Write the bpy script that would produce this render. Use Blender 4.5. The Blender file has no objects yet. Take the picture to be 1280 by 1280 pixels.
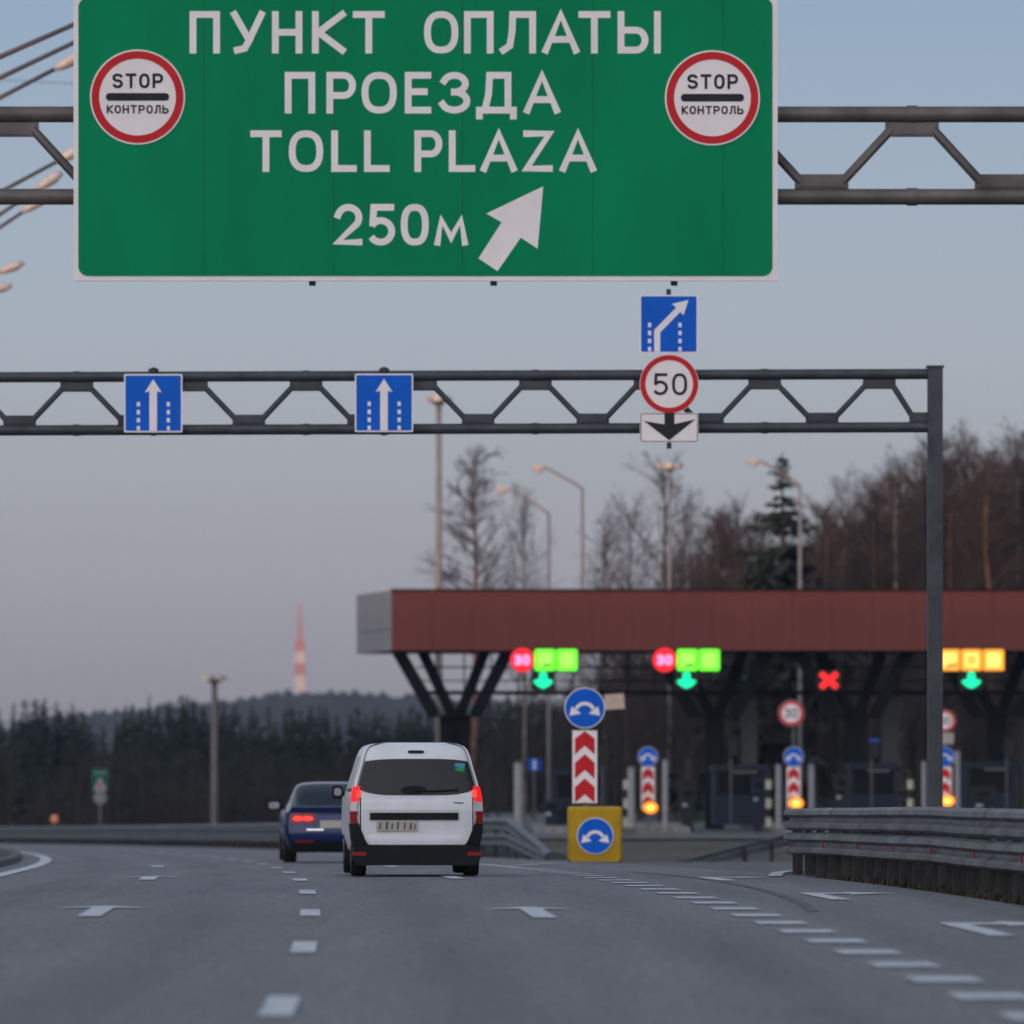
import bpy, math, random
from mathutils import Vector, Matrix, noise
R = math.radians
rnd = random.Random(7)
sc = bpy.context.scene
col = sc.collection

# ------------------------------------------------------------------ camera, sky, sun, exposure
F, H, HY = 8620.0, 1.2, 968.0            # focal length in pixels of a 1280 frame, eye height, horizon row
cd = bpy.data.cameras.new('camera')
cam = bpy.data.objects.new('camera', cd); col.objects.link(cam)
cam.location = (0, 0, H); cam.rotation_euler = (R(90), 0, 0)
cd.sensor_width = 36; cd.lens = 36 * F / 1280
cd.shift_y = (HY - 640) / 1280
cd.clip_start = .5; cd.clip_end = 12000
cd.dof.use_dof = True; cd.dof.focus_distance = 80; cd.dof.aperture_fstop = 2.8
sc.camera = cam
SUN_EL, SUN_AZ = 1.0, 27.0               # low evening sun behind the camera, to the left
w = bpy.data.worlds.new('World'); sc.world = w; w.use_nodes = True
nt = w.node_tree; bg = nt.nodes['Background']
sky = nt.nodes.new('ShaderNodeTexSky'); sky.sky_type = 'NISHITA'; sky.sun_disc = False
sky.sun_elevation = R(SUN_EL); sky.sun_rotation = R(180 + SUN_AZ)
sky.air_density = 1.0; sky.dust_density = 1.2; sky.ozone_density = 1.5
nt.links.new(sky.outputs[0], bg.inputs[0])
bg.inputs[1].default_value = .06
# dusk sky: mauve grey at the horizon, blue overhead, brighter towards the set sun behind the camera
N_ = nt.nodes.new; LK = nt.links.new
tc_ = N_('ShaderNodeTexCoord'); sx_ = N_('ShaderNodeSeparateXYZ'); LK(tc_.outputs['Generated'], sx_.inputs[0])
rp_ = N_('ShaderNodeValToRGB'); LK(sx_.outputs['Z'], rp_.inputs[0])
el_ = rp_.color_ramp.elements
SKY = [(0.0, (.225, .222, .250)), (.016, (.268, .276, .314)), (.034, (.310, .340, .392)), (.066, (.325, .400, .490)), (.112, (.235, .345, .510)), (.35, (.26, .34, .46)), (1.0, (.20, .29, .44))]
for i_, (p_, c_) in enumerate(SKY):
    e_ = el_[i_] if i_ < 2 else el_.new(p_)
    e_.position = p_; e_.color = (*c_, 1)
for e_, (p_, c_) in zip(sorted(el_, key=lambda q: q.position), SKY): e_.position = p_; e_.color = (*c_, 1)
dt_ = N_('ShaderNodeVectorMath'); dt_.operation = 'DOT_PRODUCT'; LK(tc_.outputs['Generated'], dt_.inputs[0])
dt_.inputs[1].default_value = (-math.sin(R(SUN_AZ)), -math.cos(R(SUN_AZ)), .12)
mx_ = N_('ShaderNodeMath'); mx_.operation = 'MAXIMUM'; LK(dt_.outputs['Value'], mx_.inputs[0]); mx_.inputs[1].default_value = 0
pw_ = N_('ShaderNodeMath'); pw_.operation = 'POWER'; LK(mx_.outputs[0], pw_.inputs[0]); pw_.inputs[1].default_value = 1.3
gl_ = N_('ShaderNodeVectorMath'); gl_.operation = 'SCALE'; gl_.inputs[0].default_value = (1.45, 1.35, 1.35); LK(pw_.outputs[0], gl_.inputs['Scale'])
ad_ = N_('ShaderNodeVectorMath'); ad_.operation = 'ADD'; LK(rp_.outputs[0], ad_.inputs[0]); LK(gl_.outputs[0], ad_.inputs[1])
b2_ = N_('ShaderNodeBackground'); b2_.inputs[1].default_value = 1.0; LK(ad_.outputs[0], b2_.inputs[0])
as_ = N_('ShaderNodeAddShader'); LK(bg.outputs[0], as_.inputs[0]); LK(b2_.outputs[0], as_.inputs[1]); LK(as_.outputs[0], nt.nodes['World Output'].inputs[0])
sd = bpy.data.lights.new('sun', 'SUN'); sd.energy = 2.0; sd.angle = R(.5); sd.color = (1, .50, .27)
sun = bpy.data.objects.new('sun', sd); col.objects.link(sun)
dirv = Vector((math.sin(R(SUN_AZ)) * math.cos(R(SUN_EL)), math.cos(R(SUN_AZ)) * math.cos(R(SUN_EL)), -math.sin(R(SUN_EL))))
sun.rotation_euler = dirv.to_track_quat('-Z', 'Y').to_euler()
sun.location = (-200, -400, 30)
vs = sc.view_settings; vs.view_transform = 'Standard'; vs.look = 'None'; vs.exposure = 0; vs.gamma = 1
sc.cycles.use_denoising = True
sc.cycles.max_bounces = 6; sc.cycles.transparent_max_bounces = 6; sc.cycles.volume_bounces = 0

def at(px, py, d):
    return Vector(((px - 640) * d / F, d, H - (py - HY) * d / F))

# ------------------------------------------------------------------ helpers
class MB:
    def __init__(s): s.v = []; s.f = []; s.mi = []; s.m = 0
    def add(s, vs, fs):
        b = len(s.v); s.v += [tuple(p) for p in vs]
        for f in fs: s.f.append([b + i for i in f]); s.mi.append(s.m)
    def box(s, c, d, rz=0.0, M=None):
        hx, hy, hz = d[0] / 2, d[1] / 2, d[2] / 2
        pts = [Vector((x, y, z)) for x in (-hx, hx) for y in (-hy, hy) for z in (-hz, hz)]
        if rz: pts = [Matrix.Rotation(rz, 3, 'Z') @ p for p in pts]
        if M: pts = [M @ p for p in pts]
        s.add([p + Vector(c) for p in pts], [(0, 1, 3, 2), (4, 6, 7, 5), (0, 4, 5, 1), (2, 3, 7, 6), (0, 2, 6, 4), (1, 5, 7, 3)])
        return s
    def tube(s, p0, p1, r0, r1=None, n=10, cap=True):
        return s.path([p0, p1], [r0, r0 if r1 is None else r1], n, cap)
    def path(s, pts, rs, n=10, cap=True):
        pts = [Vector(p) for p in pts]
        if not isinstance(rs, (list, tuple)): rs = [rs] * len(pts)
        b = len(s.v); up = None
        for i, p in enumerate(pts):
            t = (pts[min(i + 1, len(pts) - 1)] - pts[max(i - 1, 0)])
            if t.length < 1e-9: t = Vector((0, 0, 1))
            t.normalize()
            if up is None: up = Vector((0, 0, 1)) if abs(t.z) < .9 else Vector((1, 0, 0))
            a = t.cross(up)
            if a.length < 1e-5: a = t.cross(Vector((0, 1, 0)))
            a.normalize(); up = a.cross(t); c = up
            for k in range(n):
                an = 2 * math.pi * (k + .5) / n
                s.v.append(tuple(p + (a * math.cos(an) + c * math.sin(an)) * rs[i]))
        for i in range(len(pts) - 1):
            for k in range(n):
                k2 = (k + 1) % n
                s.f.append([b + i * n + k, b + i * n + k2, b + (i + 1) * n + k2, b + (i + 1) * n + k]); s.mi.append(s.m)
        if cap:
            s.f.append([b + k for k in range(n)][::-1]); s.mi.append(s.m)
            e = b + (len(pts) - 1) * n
            s.f.append([e + k for k in range(n)]); s.mi.append(s.m)
        return s
    def bar(s, p0, p1, wx, wy):
        """rectangular bar from p0 to p1, wx across in the XZ plane, wy deep along Y"""
        p0, p1 = Vector(p0), Vector(p1); t = (p1 - p0).normalized()
        y = Vector((0, 1, 0)); a = t.cross(y)
        if a.length < 1e-4: y = Vector((1, 0, 0)); a = t.cross(y)
        a.normalize(); y = a.cross(t).normalized()
        pts = [q + a * sx * wx / 2 + y * sy * wy / 2 for q in (p0, p1) for sx in (-1, 1) for sy in (-1, 1)]
        s.add(pts, [(0, 1, 3, 2), (4, 6, 7, 5), (0, 4, 5, 1), (2, 3, 7, 6), (0, 2, 6, 4), (1, 5, 7, 3)])
        return s
    def prism(s, poly, y0, y1):
        """polygon of (x, z) extruded from y0 (front) to y1"""
        n = len(poly)
        s.add([(x, y0, z) for x, z in poly] + [(x, y1, z) for x, z in poly],
              [list(range(n)), list(range(n, 2 * n))[::-1]] + [[i, n + i, n + (i + 1) % n, (i + 1) % n] for i in range(n)])
        return s
    def ring(s, cx, cz, r0, r1, y0, y1, n=48):
        vs_ = []
        for k in range(n):
            a = 2 * math.pi * k / n; c, q = math.cos(a), math.sin(a)
            for r, y in ((r0, y0), (r1, y0), (r1, y1), (r0, y1)): vs_.append((cx + c * r, y, cz + q * r))
        s.add(vs_, [[k * 4 + j, k * 4 + (j + 1) % 4, ((k + 1) % n) * 4 + (j + 1) % 4, ((k + 1) % n) * 4 + j] for k in range(n) for j in range(4)])
        return s
    def sheet(s, poly, y):
        s.add([(x, y, z) for x, z in poly], [list(range(len(poly)))]); return s
    def stroke(s, pts, wd, y, closed=False, ext=True):
        """flat painted stroke in the XZ plane at depth y"""
        P = []
        for p in pts:
            q = Vector((p[0], p[1]))
            if not P or (q - P[-1]).length > 1e-6: P.append(q)
        if ext and not closed:
            P[0] = P[0] + (P[0] - P[1]).normalized() * wd / 2
            P[-1] = P[-1] + (P[-1] - P[-2]).normalized() * wd / 2
        n = len(P); L_, R_ = [], []
        for i in range(n):
            a = P[i] - P[i - 1] if (i > 0 or closed) else None
            b = P[(i + 1) % n] - P[i] if (i < n - 1 or closed) else None
            if a is None: a = b
            if b is None: b = a
            a = a.normalized(); b = b.normalized()
            na, nb = Vector((-a.y, a.x)), Vector((-b.y, b.x))
            m = na + nb
            if m.length < .3: m = na
            m.normalize(); k = min(1 / max(m.dot(na), .3), 1.7)
            L_.append(P[i] + m * wd / 2 * k); R_.append(P[i] - m * wd / 2 * k)
        vs_ = [(q.x, y, q.y) for pr in zip(L_, R_) for q in pr]
        fs = [[2 * i, 2 * i + 1, 2 * i + 3, 2 * i + 2] for i in range(n - 1)]
        if closed: fs.append([2 * n - 2, 2 * n - 1, 1, 0])
        s.add(vs_, fs); return s
    def build(s, name, mats, parent=None, smooth=False, loc=None):
        me = bpy.data.meshes.new(name); me.from_pydata(s.v, [], s.f)
        if not isinstance(mats, (list, tuple)): mats = [mats]
        for m in mats: me.materials.append(m)
        if len(mats) > 1: me.polygons.foreach_set('material_index', s.mi)
        if smooth: me.polygons.foreach_set('use_smooth', [True] * len(s.f))
        me.update()
        o = bpy.data.objects.new(name, me); col.objects.link(o)
        if parent: o.parent = parent
        if loc is not None: o.location = loc
        return o
def sharp(o, deg=35):
    me = o.data
    me.polygons.foreach_set('use_smooth', [True] * len(me.polygons))
    me.set_sharp_from_angle(angle=R(deg))
    return o
def tag(o, label=None, cat=None, group=None, kind=None):
    if label: o['label'] = label
    if cat: o['category'] = cat
    if group: o['group'] = group
    if kind: o['kind'] = kind
    return o
def empty(name, loc, label=None, cat=None, group=None, rz=0.0):
    o = bpy.data.objects.new(name, None); col.objects.link(o)
    o.empty_display_size = .2; o.location = loc; o.rotation_euler = (0, 0, rz)
    return tag(o, label, cat, group)
KIDS = {}
def dup(root, loc, rz=0.0, scale=1.0, label=None, group=None):
    if root not in KIDS: KIDS[root] = [(c, list(c.children)) for c in root.children]
    r = root.copy(); col.objects.link(r)
    r.location = loc; r.rotation_euler = (0, 0, rz)
    r.scale = (scale, scale, scale) if not isinstance(scale, tuple) else scale
    if label: r['label'] = label
    if group: r['group'] = group
    for ch, gs in KIDS[root]:
        c = ch.copy(); col.objects.link(c); c.parent = r
        for g in gs:
            q = g.copy(); col.objects.link(q); q.parent = c
    return r

# ------------------------------------------------------------------ materials
def mat(name, c, rough=.6, metal=0.0, var=.0, scale=3.0, c2=None, bump=0.0, stretch=None, emit=None, es=0.0, coat=0.0, spec=.2, detail=6):
    m = bpy.data.materials.new(name); m.use_nodes = True
    n = m.node_tree.nodes; l = m.node_tree.links; b = n['Principled BSDF']
    b.inputs['Base Color'].default_value = (*c, 1); b.inputs['Roughness'].default_value = rough
    b.inputs['Metallic'].default_value = metal; b.inputs['Specular IOR Level'].default_value = spec
    b.inputs['Coat Weight'].default_value = coat; b.inputs['Coat Roughness'].default_value = .08
    if emit: b.inputs['Emission Color'].default_value = (*emit, 1); b.inputs['Emission Strength'].default_value = es
    if var or c2 or bump:
        tc = n.new('ShaderNodeTexCoord'); mp = n.new('ShaderNodeMapping'); l.new(tc.outputs['Object'], mp.inputs[0])
        if stretch: mp.inputs['Scale'].default_value = stretch
        nz = n.new('ShaderNodeTexNoise'); nz.inputs['Scale'].default_value = scale; nz.inputs['Detail'].default_value = detail
        nz.inputs['Roughness'].default_value = .6
        l.new(mp.outputs[0], nz.inputs['Vector'])
        if var or c2:
            rp = n.new('ShaderNodeValToRGB'); l.new(nz.outputs['Fac'], rp.inputs[0])
            a = tuple(x * (1 - var) for x in c); d = c2 if c2 else tuple(min(1, x * (1 + var)) for x in c)
            rp.color_ramp.elements[0].color = (*a, 1); rp.color_ramp.elements[1].color = (*d, 1)
            rp.color_ramp.elements[0].position = .32; rp.color_ramp.elements[1].position = .68
            l.new(rp.outputs[0], b.inputs['Base Color'])
        if bump:
            bp = n.new('ShaderNodeBump'); bp.inputs['Strength'].default_value = bump; bp.inputs['Distance'].default_value = .02
            l.new(nz.outputs['Fac'], bp.inputs['Height']); l.new(bp.outputs[0], b.inputs['Normal'])
    return m
def glow(name, c, s):
    return mat(name, (.02, .02, .02), .5, emit=c, es=s)

M = {}
M['steel'] = mat('painted_steel', (.055, .060, .066), .5, .3, var=.25, scale=2.5)
M['steel_warm'] = mat('weathered_steel', (.125, .108, .100), .5, .3, var=.35, scale=1.8)
M['galv'] = mat('galvanised_steel', (.125, .132, .142), .5, .3, var=.25, scale=1.5)
M['galv_dark'] = mat('dull_rail_steel', (.145, .145, .148), .6, .2, var=.3, scale=1.2)
M['pole_dark'] = mat('grey_mast_paint', (.13, .115, .108), .6, .1, var=.15, scale=1.5)
M['soil'] = mat('verge_soil', (.030, .027, .024), .95, var=.5, scale=5, stretch=(1, 1, .25))
M['pole'] = mat('pole_paint', (.21, .195, .188), .6, .1, var=.15, scale=1.5)
M['lamp'] = mat('lamp_housing', (.46, .42, .38), .4, .1, var=.1)
M['green'] = mat('sign_green', (.001, .205, .080), .42, spec=.05, var=.09, scale=.9, c2=(.001, .235, .092), stretch=(1.0, 1.0, .35))
M['seam'] = mat('green_seam', (.004, .10, .042), .5, var=.5, scale=6)
M['white'] = mat('sign_white', (.80, .725, .70), .5, var=.06, scale=2)
M['red'] = mat('sign_red', (.52, .012, .016), .45, var=.08, scale=3)
M['blue'] = mat('sign_blue', (.004, .105, .53), .42, spec=.1, var=.08, scale=2)
M['black'] = mat('sign_black', (.016, .017, .018), .5, var=.2)
M['backing'] = mat('sign_back', (.30, .31, .32), .5, .5, var=.15)
M['yellow'] = mat('cushion_yellow', (.40, .235, .006), .5, var=.18, scale=2.2)
M['asphalt'] = mat('asphalt', (.140, .130, .127), .62, var=.16, scale=1.5, stretch=(1, .05, 1), bump=0, detail=8)
M['asphalt2'] = mat('ramp_asphalt', (.098, .090, .086), .64, var=.2, scale=1.5, stretch=(1, .06, 1), detail=8)
M['paint'] = mat('road_paint', (.46, .47, .48), .6, var=.32, scale=7)
M['kerb'] = mat('kerb_concrete', (.11, .107, .10), .8, var=.2, scale=2)
M['grass'] = mat('dry_verge_grass', (.070, .062, .048), .95, var=.45, scale=.6, c2=(.115, .10, .08), detail=10)
M['far_ground'] = M['grass']
M['fascia'] = mat('red_fascia', (.150, .036, .030), .5, var=.08, scale=.35)
M['cladding'] = mat('grey_cladding', (.24, .23, .225), .5, var=.06, scale=.5)
M['dark'] = mat('dark_steelwork', (.009, .010, .011), .7, var=.2, spec=.05)
M['column'] = mat('grey_column', (.075, .077, .08), .6, var=.15)
M['booth'] = mat('booth_blue', (.009, .015, .030), .45, var=.15)
M['concrete'] = mat('island_concrete', (.20, .195, .185), .85, var=.2, scale=1.5)
M['post_white'] = mat('bollard_white', (.26, .26, .265), .5, var=.12)
M['glass'] = mat('dark_glass', (.008, .009, .011), .10, 0, spec=.28)
M['tyre'] = mat('tyre_rubber', (.014, .014, .015), .8, var=.2)
M['rim'] = mat('wheel_rim', (.25, .26, .27), .35, .8, var=.1)
M['van_white'] = mat('van_paint', (.60, .61, .63), .35, coat=.4, var=.09, scale=2.2)
M['van_trim'] = mat('black_plastic', (.012, .013, .015), .6, var=.15, spec=.1)
M['car_blue'] = mat('car_paint', (.006, .018, .085), .25, .2, coat=.6, var=.05)
M['chrome'] = mat('chrome', (.7, .7, .7), .12, 1.0, var=.03)
M['plate'] = mat('number_plate', (.36, .33, .29), .5, var=.1)
M['tail_lit'] = mat('lit_tail_lamp', (.35, .01, .01), .25, emit=(1, .01, .012), es=.65)
M['tail_core'] = mat('lit_tail_core', (.4, .02, .02), .25, emit=(1, .055, .05), es=1.3)
M['tail_dark'] = mat('unlit_tail_lamp', (.22, .008, .01), .25, coat=.4, var=.1)
M['lens_clear'] = mat('clear_lens', (.45, .40, .38), .2, coat=.4, var=.1)
M['bark'] = mat('grey_brown_bark', (.055, .045, .040), .9, var=.3, scale=2)
M['twig'] = mat('bare_twigs', (.046, .036, .034), .9, var=.3, scale=.4)
M['birch'] = mat('birch_bark', (.24, .21, .19), .8, var=.5, scale=1.5, stretch=(1, 1, .4))
M['pine'] = mat('pine_bark', (.16, .085, .055), .9, var=.35, scale=1.5)
M['needle'] = mat('spruce_needles', (.022, .032, .026), .85, var=.45, scale=.35)
M['needle2'] = mat('dark_spruce_needles', (.016, .024, .024), .85, var=.45, scale=.3)
M['hillwood'] = mat('wooded_hill', (.018, .021, .026), .95, var=.5, scale=.06)
M['mast_red'] = mat('mast_red', (.46, .14, .14), .5, var=.08)
M['mast_white'] = mat('mast_white', (.62, .48, .42), .5, var=.05)

# ------------------------------------------------------------------ terrain profile
def sst(a, b, x):
    t = max(0., min(1., (x - a) / (b - a))); return t * t * (3 - 2 * t)
_G, _z = [], 0.
for i in range(0, 2001):
    _G.append(_z); _z -= .0085 * sst(45, 105, i * .5) * .5
def rz(d):
    if d <= 0: return 0.
    i = min(d * 2, 1999.); k = int(i); return _G[k] + (_G[k + 1] - _G[k]) * (i - k)
def L(d):
    t = d - 35; return -1.18 - .017 * t - .00024 * t * t
PAD = rz(200)
def ground(x, d):
    u = x - L(min(d, 470)) if d > 0 else x + .8
    z = rz(min(d, 420))
    if d > 150: z = z + (max(z, PAD) - z) * sst(8, 14, u)
    dip = -.05 - .22 * sst(7.2, 9, u) * (1 - sst(205, 216, d)) - .25 * sst(4.6, 7.5, -u)
    z += dip + (.55 * sst(7.4, 9.5, u) * (1 - sst(84, 92, d)) if d > 0 else 0)
    z -= 8.5 * max(sst(400 + 55 * sst(5, 25, x), 480 + 60 * sst(5, 25, x), d), sst(9, 14, u) * sst(290, 340, d) * (1 - sst(-14, -7, x)))
    z -= 3.0 * sst(900, 1600, d)
    return z

# ------------------------------------------------------------------ ground, roads, markings
def frange(a, b, s):
    r = []; x = a
    while x < b - 1e-6: r.append(x); x += s
    return r
xs = [-2400, -1500, -900, -500, -300, -200, -140, -100] + frange(-80, 70, 2.0) + [70, 85, 110, 150, 220, 350, 600, 1000, 1600, 2400]
ds = [-650, -450, -300, -200, -120, -60, -20, 0] + frange(10, 560, 4.0) + [580, 620, 700, 820, 1000, 1300, 1700, 2200, 2800, 3400, 4000]
g = MB()
g.add([(x, d, ground(x, d)) for d in ds for x in xs],
      [[j * len(xs) + i, j * len(xs) + i + 1, (j + 1) * len(xs) + i + 1, (j + 1) * len(xs) + i] for j in range(len(ds) - 1) for i in range(len(xs) - 1)])
tag(g.build('ground', M['grass'], smooth=True), kind='structure')

us = [-4.35 + .31 * i for i in range(36)]
dd = frange(-40, 440, 2.0)
g = MB()
g.add([(L(max(d, 0)) + u + (0 if d >= 0 else 0), d, rz(d) + .012) for d in dd for u in us],
      [[j * len(us) + i, j * len(us) + i + 1, (j + 1) * len(us) + i + 1, (j + 1) * len(us) + i] for j in range(len(dd) - 1) for i in range(len(us) - 1)])
ro = tag(g.build('main_road', M['asphalt'], smooth=True), kind='structure')
at_ = ro.data.attributes.new('wear', 'FLOAT', 'POINT')
def wear(u):
    return sum(math.exp(-((u - c) / .34) ** 2) for c in (-2.75, -1.05, 1.05, 2.75, 4.5, 5.9))
at_.data.foreach_set('value', [wear(u) + .25 * noise.noise(Vector((u, d * .06, 4))) for d in dd for u in us])
def asphalt_nodes(m, use_wear):
    n = m.node_tree.nodes; l = m.node_tree.links; b = n['Principled BSDF']
    src = b.inputs['Base Color'].links[0].from_socket
    tc = n.new('ShaderNodeTexCoord'); mp = n.new('ShaderNodeMapping'); l.new(tc.outputs['Object'], mp.inputs[0]); mp.inputs['Scale'].default_value = (1, .12, 1)
    nz = n.new('ShaderNodeTexNoise'); nz.inputs['Scale'].default_value = 16; nz.inputs['Detail'].default_value = 3; l.new(mp.outputs[0], nz.inputs['Vector'])
    mr = n.new('ShaderNodeMapRange'); l.new(nz.outputs['Fac'], mr.inputs[0]); mr.inputs[1].default_value = .3; mr.inputs[2].default_value = .7; mr.inputs[3].default_value = .82; mr.inputs[4].default_value = 1.18
    sc_ = n.new('ShaderNodeVectorMath'); sc_.operation = 'SCALE'; l.new(src, sc_.inputs[0]); l.new(mr.outputs[0], sc_.inputs['Scale']); out = sc_
    if use_wear:
        aw = n.new('ShaderNodeAttribute'); aw.attribute_name = 'wear'
        mw = n.new('ShaderNodeMapRange'); l.new(aw.outputs['Fac'], mw.inputs[0]); mw.inputs[3].default_value = 1.07; mw.inputs[4].default_value = .86
        s2 = n.new('ShaderNodeVectorMath'); s2.operation = 'SCALE'; l.new(out.outputs[0], s2.inputs[0]); l.new(mw.outputs[0], s2.inputs['Scale']); out = s2
    l.new(out.outputs[0], b.inputs['Base Color'])
asphalt_nodes(M['asphalt'], True); asphalt_nodes(M['asphalt2'], False)

def resample(pts, n):
    P = [Vector(p) for p in pts]
    # Catmull-Rom
    out = []; seg = len(P) - 1
    for i in range(n):
        t = i / (n - 1) * seg; k = min(int(t), seg - 1); f = t - k
        p0, p1, p2, p3 = P[max(k - 1, 0)], P[k], P[k + 1], P[min(k + 2, seg)]
        out.append(.5 * ((2 * p1) + (p2 - p0) * f + (2 * p0 - 5 * p1 + 4 * p2 - p3) * f * f + (3 * p1 - p0 - 3 * p2 + p3) * f ** 3))
    return out
A = resample([(-.3, 113), (.9, 126.5), (2.6, 130), (5.4, 132.5), (9, 135.3), (13, 139), (17, 146), (19.5, 158), (20, 180), (18.5, 200), (17, 217)], 60)
B = resample([(3.9, 88), (4.5, 98), (6.0, 104), (9, 108), (14, 111), (20, 116), (26, 126), (29, 142), (30, 170), (30.5, 195), (31, 217)], 60)
g = MB(); NA = 7
def rampz(x, d): return max(rz(d), rz(d) if d < 150 else PAD) + .008
vs_ = []
for a, b in zip(A, B):
    for k in range(NA):
        p = a.lerp(b, k / (NA - 1)); vs_.append((p.x, p.y, rampz(p.x, p.y)))
g.add(vs_, [[j * NA + i, j * NA + i + 1, (j + 1) * NA + i + 1, (j + 1) * NA + i] for j in range(59) for i in range(NA - 1)])
tag(g.build('exit_ramp_road', M['asphalt2'], smooth=True), kind='structure')
g = MB(); g.add([(x, d, PAD + .02) for d in (240, 300, 395) for x in (-5, 20, 45, 80)], [[j * 4 + i, j * 4 + i + 1, (j + 1) * 4 + i + 1, (j + 1) * 4 + i] for j in range(2) for i in range(3)])
tag(g.build('plaza_pavement', M['asphalt2']), kind='structure')

def mark(g, poly):
    g.add([(x, d, rz(d) + .021) for x, d in poly], [list(range(len(poly)))])
def strip(g, fn, d0, d1, wd, step=4.):
    n = max(1, int(math.ceil((d1 - d0) / step)))
    for i in range(n):
        a = d0 + (d1 - d0) * i / n; b = d0 + (d1 - d0) * (i + 1) / n
        mark(g, [(fn(a) - wd / 2, a), (fn(a) + wd / 2, a), (fn(b) + wd / 2, b), (fn(b) - wd / 2, b)])
g = MB()
k = 0; d = 33.7 - 24
while d < 330:
    strip(g, L, d, d + 3.0, .17); d += 12
tag(g.build('lane_line_marking', M['paint']), kind='structure')
g = MB(); d = 24.
while d < 106:
    strip(g, lambda q: L(q) + 3.76, d, d + 1.05, .40); d += 3.05
strip(g, lambda q: L(q) + 3.76, 106, 440, .2)
strip(g, lambda q: L(q) - 3.85, -30, 440, .22)
# line round the gore, along the far edge of the exit ramp, and along its near edge
for Q, off in ((A, -.25), (B, .55)):
    for i in range(0, 40):
        p, q = Q[i], Q[i + 1]; t = (q - p).normalized(); nn = Vector((t.y, -t.x))
        c = [p - nn * off * (-1), q - nn * off * (-1)]
        if off > 0: c = [p - nn * off, q - nn * off]
        else: c = [p + nn * .3, q + nn * .3]
        h = nn * .09
        g.add([(v.x, v.y, rampz(v.x, v.y) + .016) for v in (c[0] - h, c[0] + h, c[1] + h, c[1] - h)], [[0, 1, 2, 3]])
tag(g.build('edge_line_marking', M['paint']), kind='structure')
g = MB()
def straight_arrow(u, d0, ln=5.0, hw=.42):
    f = lambda q: L(q) + u
    strip(g, f, d0, d0 + ln * .78, .20)
    e = d0 + ln * .782
    mark(g, [(f(e) - hw, e - .1), (f(e), e + .04), (f(e) + hw, e - .1), (f(d0 + ln), d0 + ln)])
def turn_arrow(u, d0, ln=5.0):
    f = lambda q: L(q) + u
    strip(g, f, d0, d0 + ln * .75, .2)
    e = d0 + ln * .755
    mark(g, [(f(e) - .1, e), (f(e) + .38, e), (f(e) + .38, e - .5), (f(e) + .85, e + .45), (f(e) + .38, e + 1.3), (f(e) + .38, e + .75), (f(e) - .1, e + .75)])
for d0 in (57.6, 83, 110): straight_arrow(-1.85, d0)
for d0 in (57.0, 84.5, 110): straight_arrow(1.95, d0)
for d0 in (50.5, 66, 82): turn_arrow(5.1, d0)
tag(g.build('arrow_marking', M['paint']), kind='structure')
g = MB()
q = resample([(2.62, 60), (2.7, 66), (2.6, 76), (2.2, 88), (1.7, 97)], 24)
for a, b in zip(q, q[1:]):
    g.add([(v[0], v[1], rz(v[1]) + .017) for v in ((a.x - .05, a.y), (a.x + .05, a.y), (b.x + .05, b.y), (b.x - .05, b.y))], [[0, 1, 2, 3]])
tag(g.build('tyre_mark', mat('rubber_streak', (.100, .093, .090), .7, var=.3, scale=2)), kind='structure')
# low kerb edging the dark median on the left
g = MB()
for i in range(0, 220):
    a, b = i * 2., i * 2. + 2
    pr = lambda d: [(L(d) - 4.36 + ox, d, rz(d) + oz) for ox, oz in ((0, -.05), (0, .11), (-.02, .13), (-.2, .13), (-.2, -.08))]
    p, q = pr(a), pr(b); g.add(p + q, [[j, j + 1, j + 6, j + 5] for j in range(4)])
tag(g.build('kerb', M['kerb']), kind='structure')

# ------------------------------------------------------------------ hills: unseen ridge added behind the camera to shade the road, one far ahead
g = MB(); nx = 60
for j, (y, f) in enumerate(((-560, 0), (-400, .75), (-300, 1), (-215, .8), (-120, 0))):
    for i in range(nx + 1):
        x = -1500 + 3000 * i / nx
        g.v.append((x, y, -1 + 22.6 * f + .8 * math.sin(x * .01) * f))
for j in range(4):
    for i in range(nx): g.f.append([j * (nx + 1) + i, j * (nx + 1) + i + 1, (j + 1) * (nx + 1) + i + 1, (j + 1) * (nx + 1) + i]); g.mi.append(0)
tag(g.build('added_shade_ridge', M['hillwood'], smooth=True), kind='structure')  # added out of view, its height set to block the low sun
g = MB(); hx = [-1500, -1100, -800, -600] + frange(-450, 450, 1.6) + [600, 800, 1100, 1500]
def hill_top(x):
    t = (x + 75) / (130. if x > -75 else 92.)
    return 9 + 24 * math.exp(-t * t * .45) + 2.2 * noise.noise(Vector((x * .02, 3, 0)))
rows = [(2250, -.2), (2400, .35), (2500, .62), (2580, .82), (2650, 1.0), (2900, .6), (3300, -.2)]
for j, (y, f) in enumerate(rows):
    for i, x in enumerate(hx):
        s = (1.1 + .6 * noise.noise(Vector((x * .05, y, 1)))) * (rnd.random() ** 1.6) * 2.6 if .2 < f else 0
        g.v.append((x, y, -12 + (hill_top(x) + 12 - 2) * max(f, 0) + (-6 if f < 0 else 0) + s))
n = len(hx)
for j in range(len(rows) - 1):
    for i in range(n - 1): g.f.append([j * n + i, j * n + i + 1, (j + 1) * n + i + 1, (j + 1) * n + i]); g.mi.append(0)
tag(g.build('far_hills', M['hillwood'], smooth=True), kind='structure')

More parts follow.
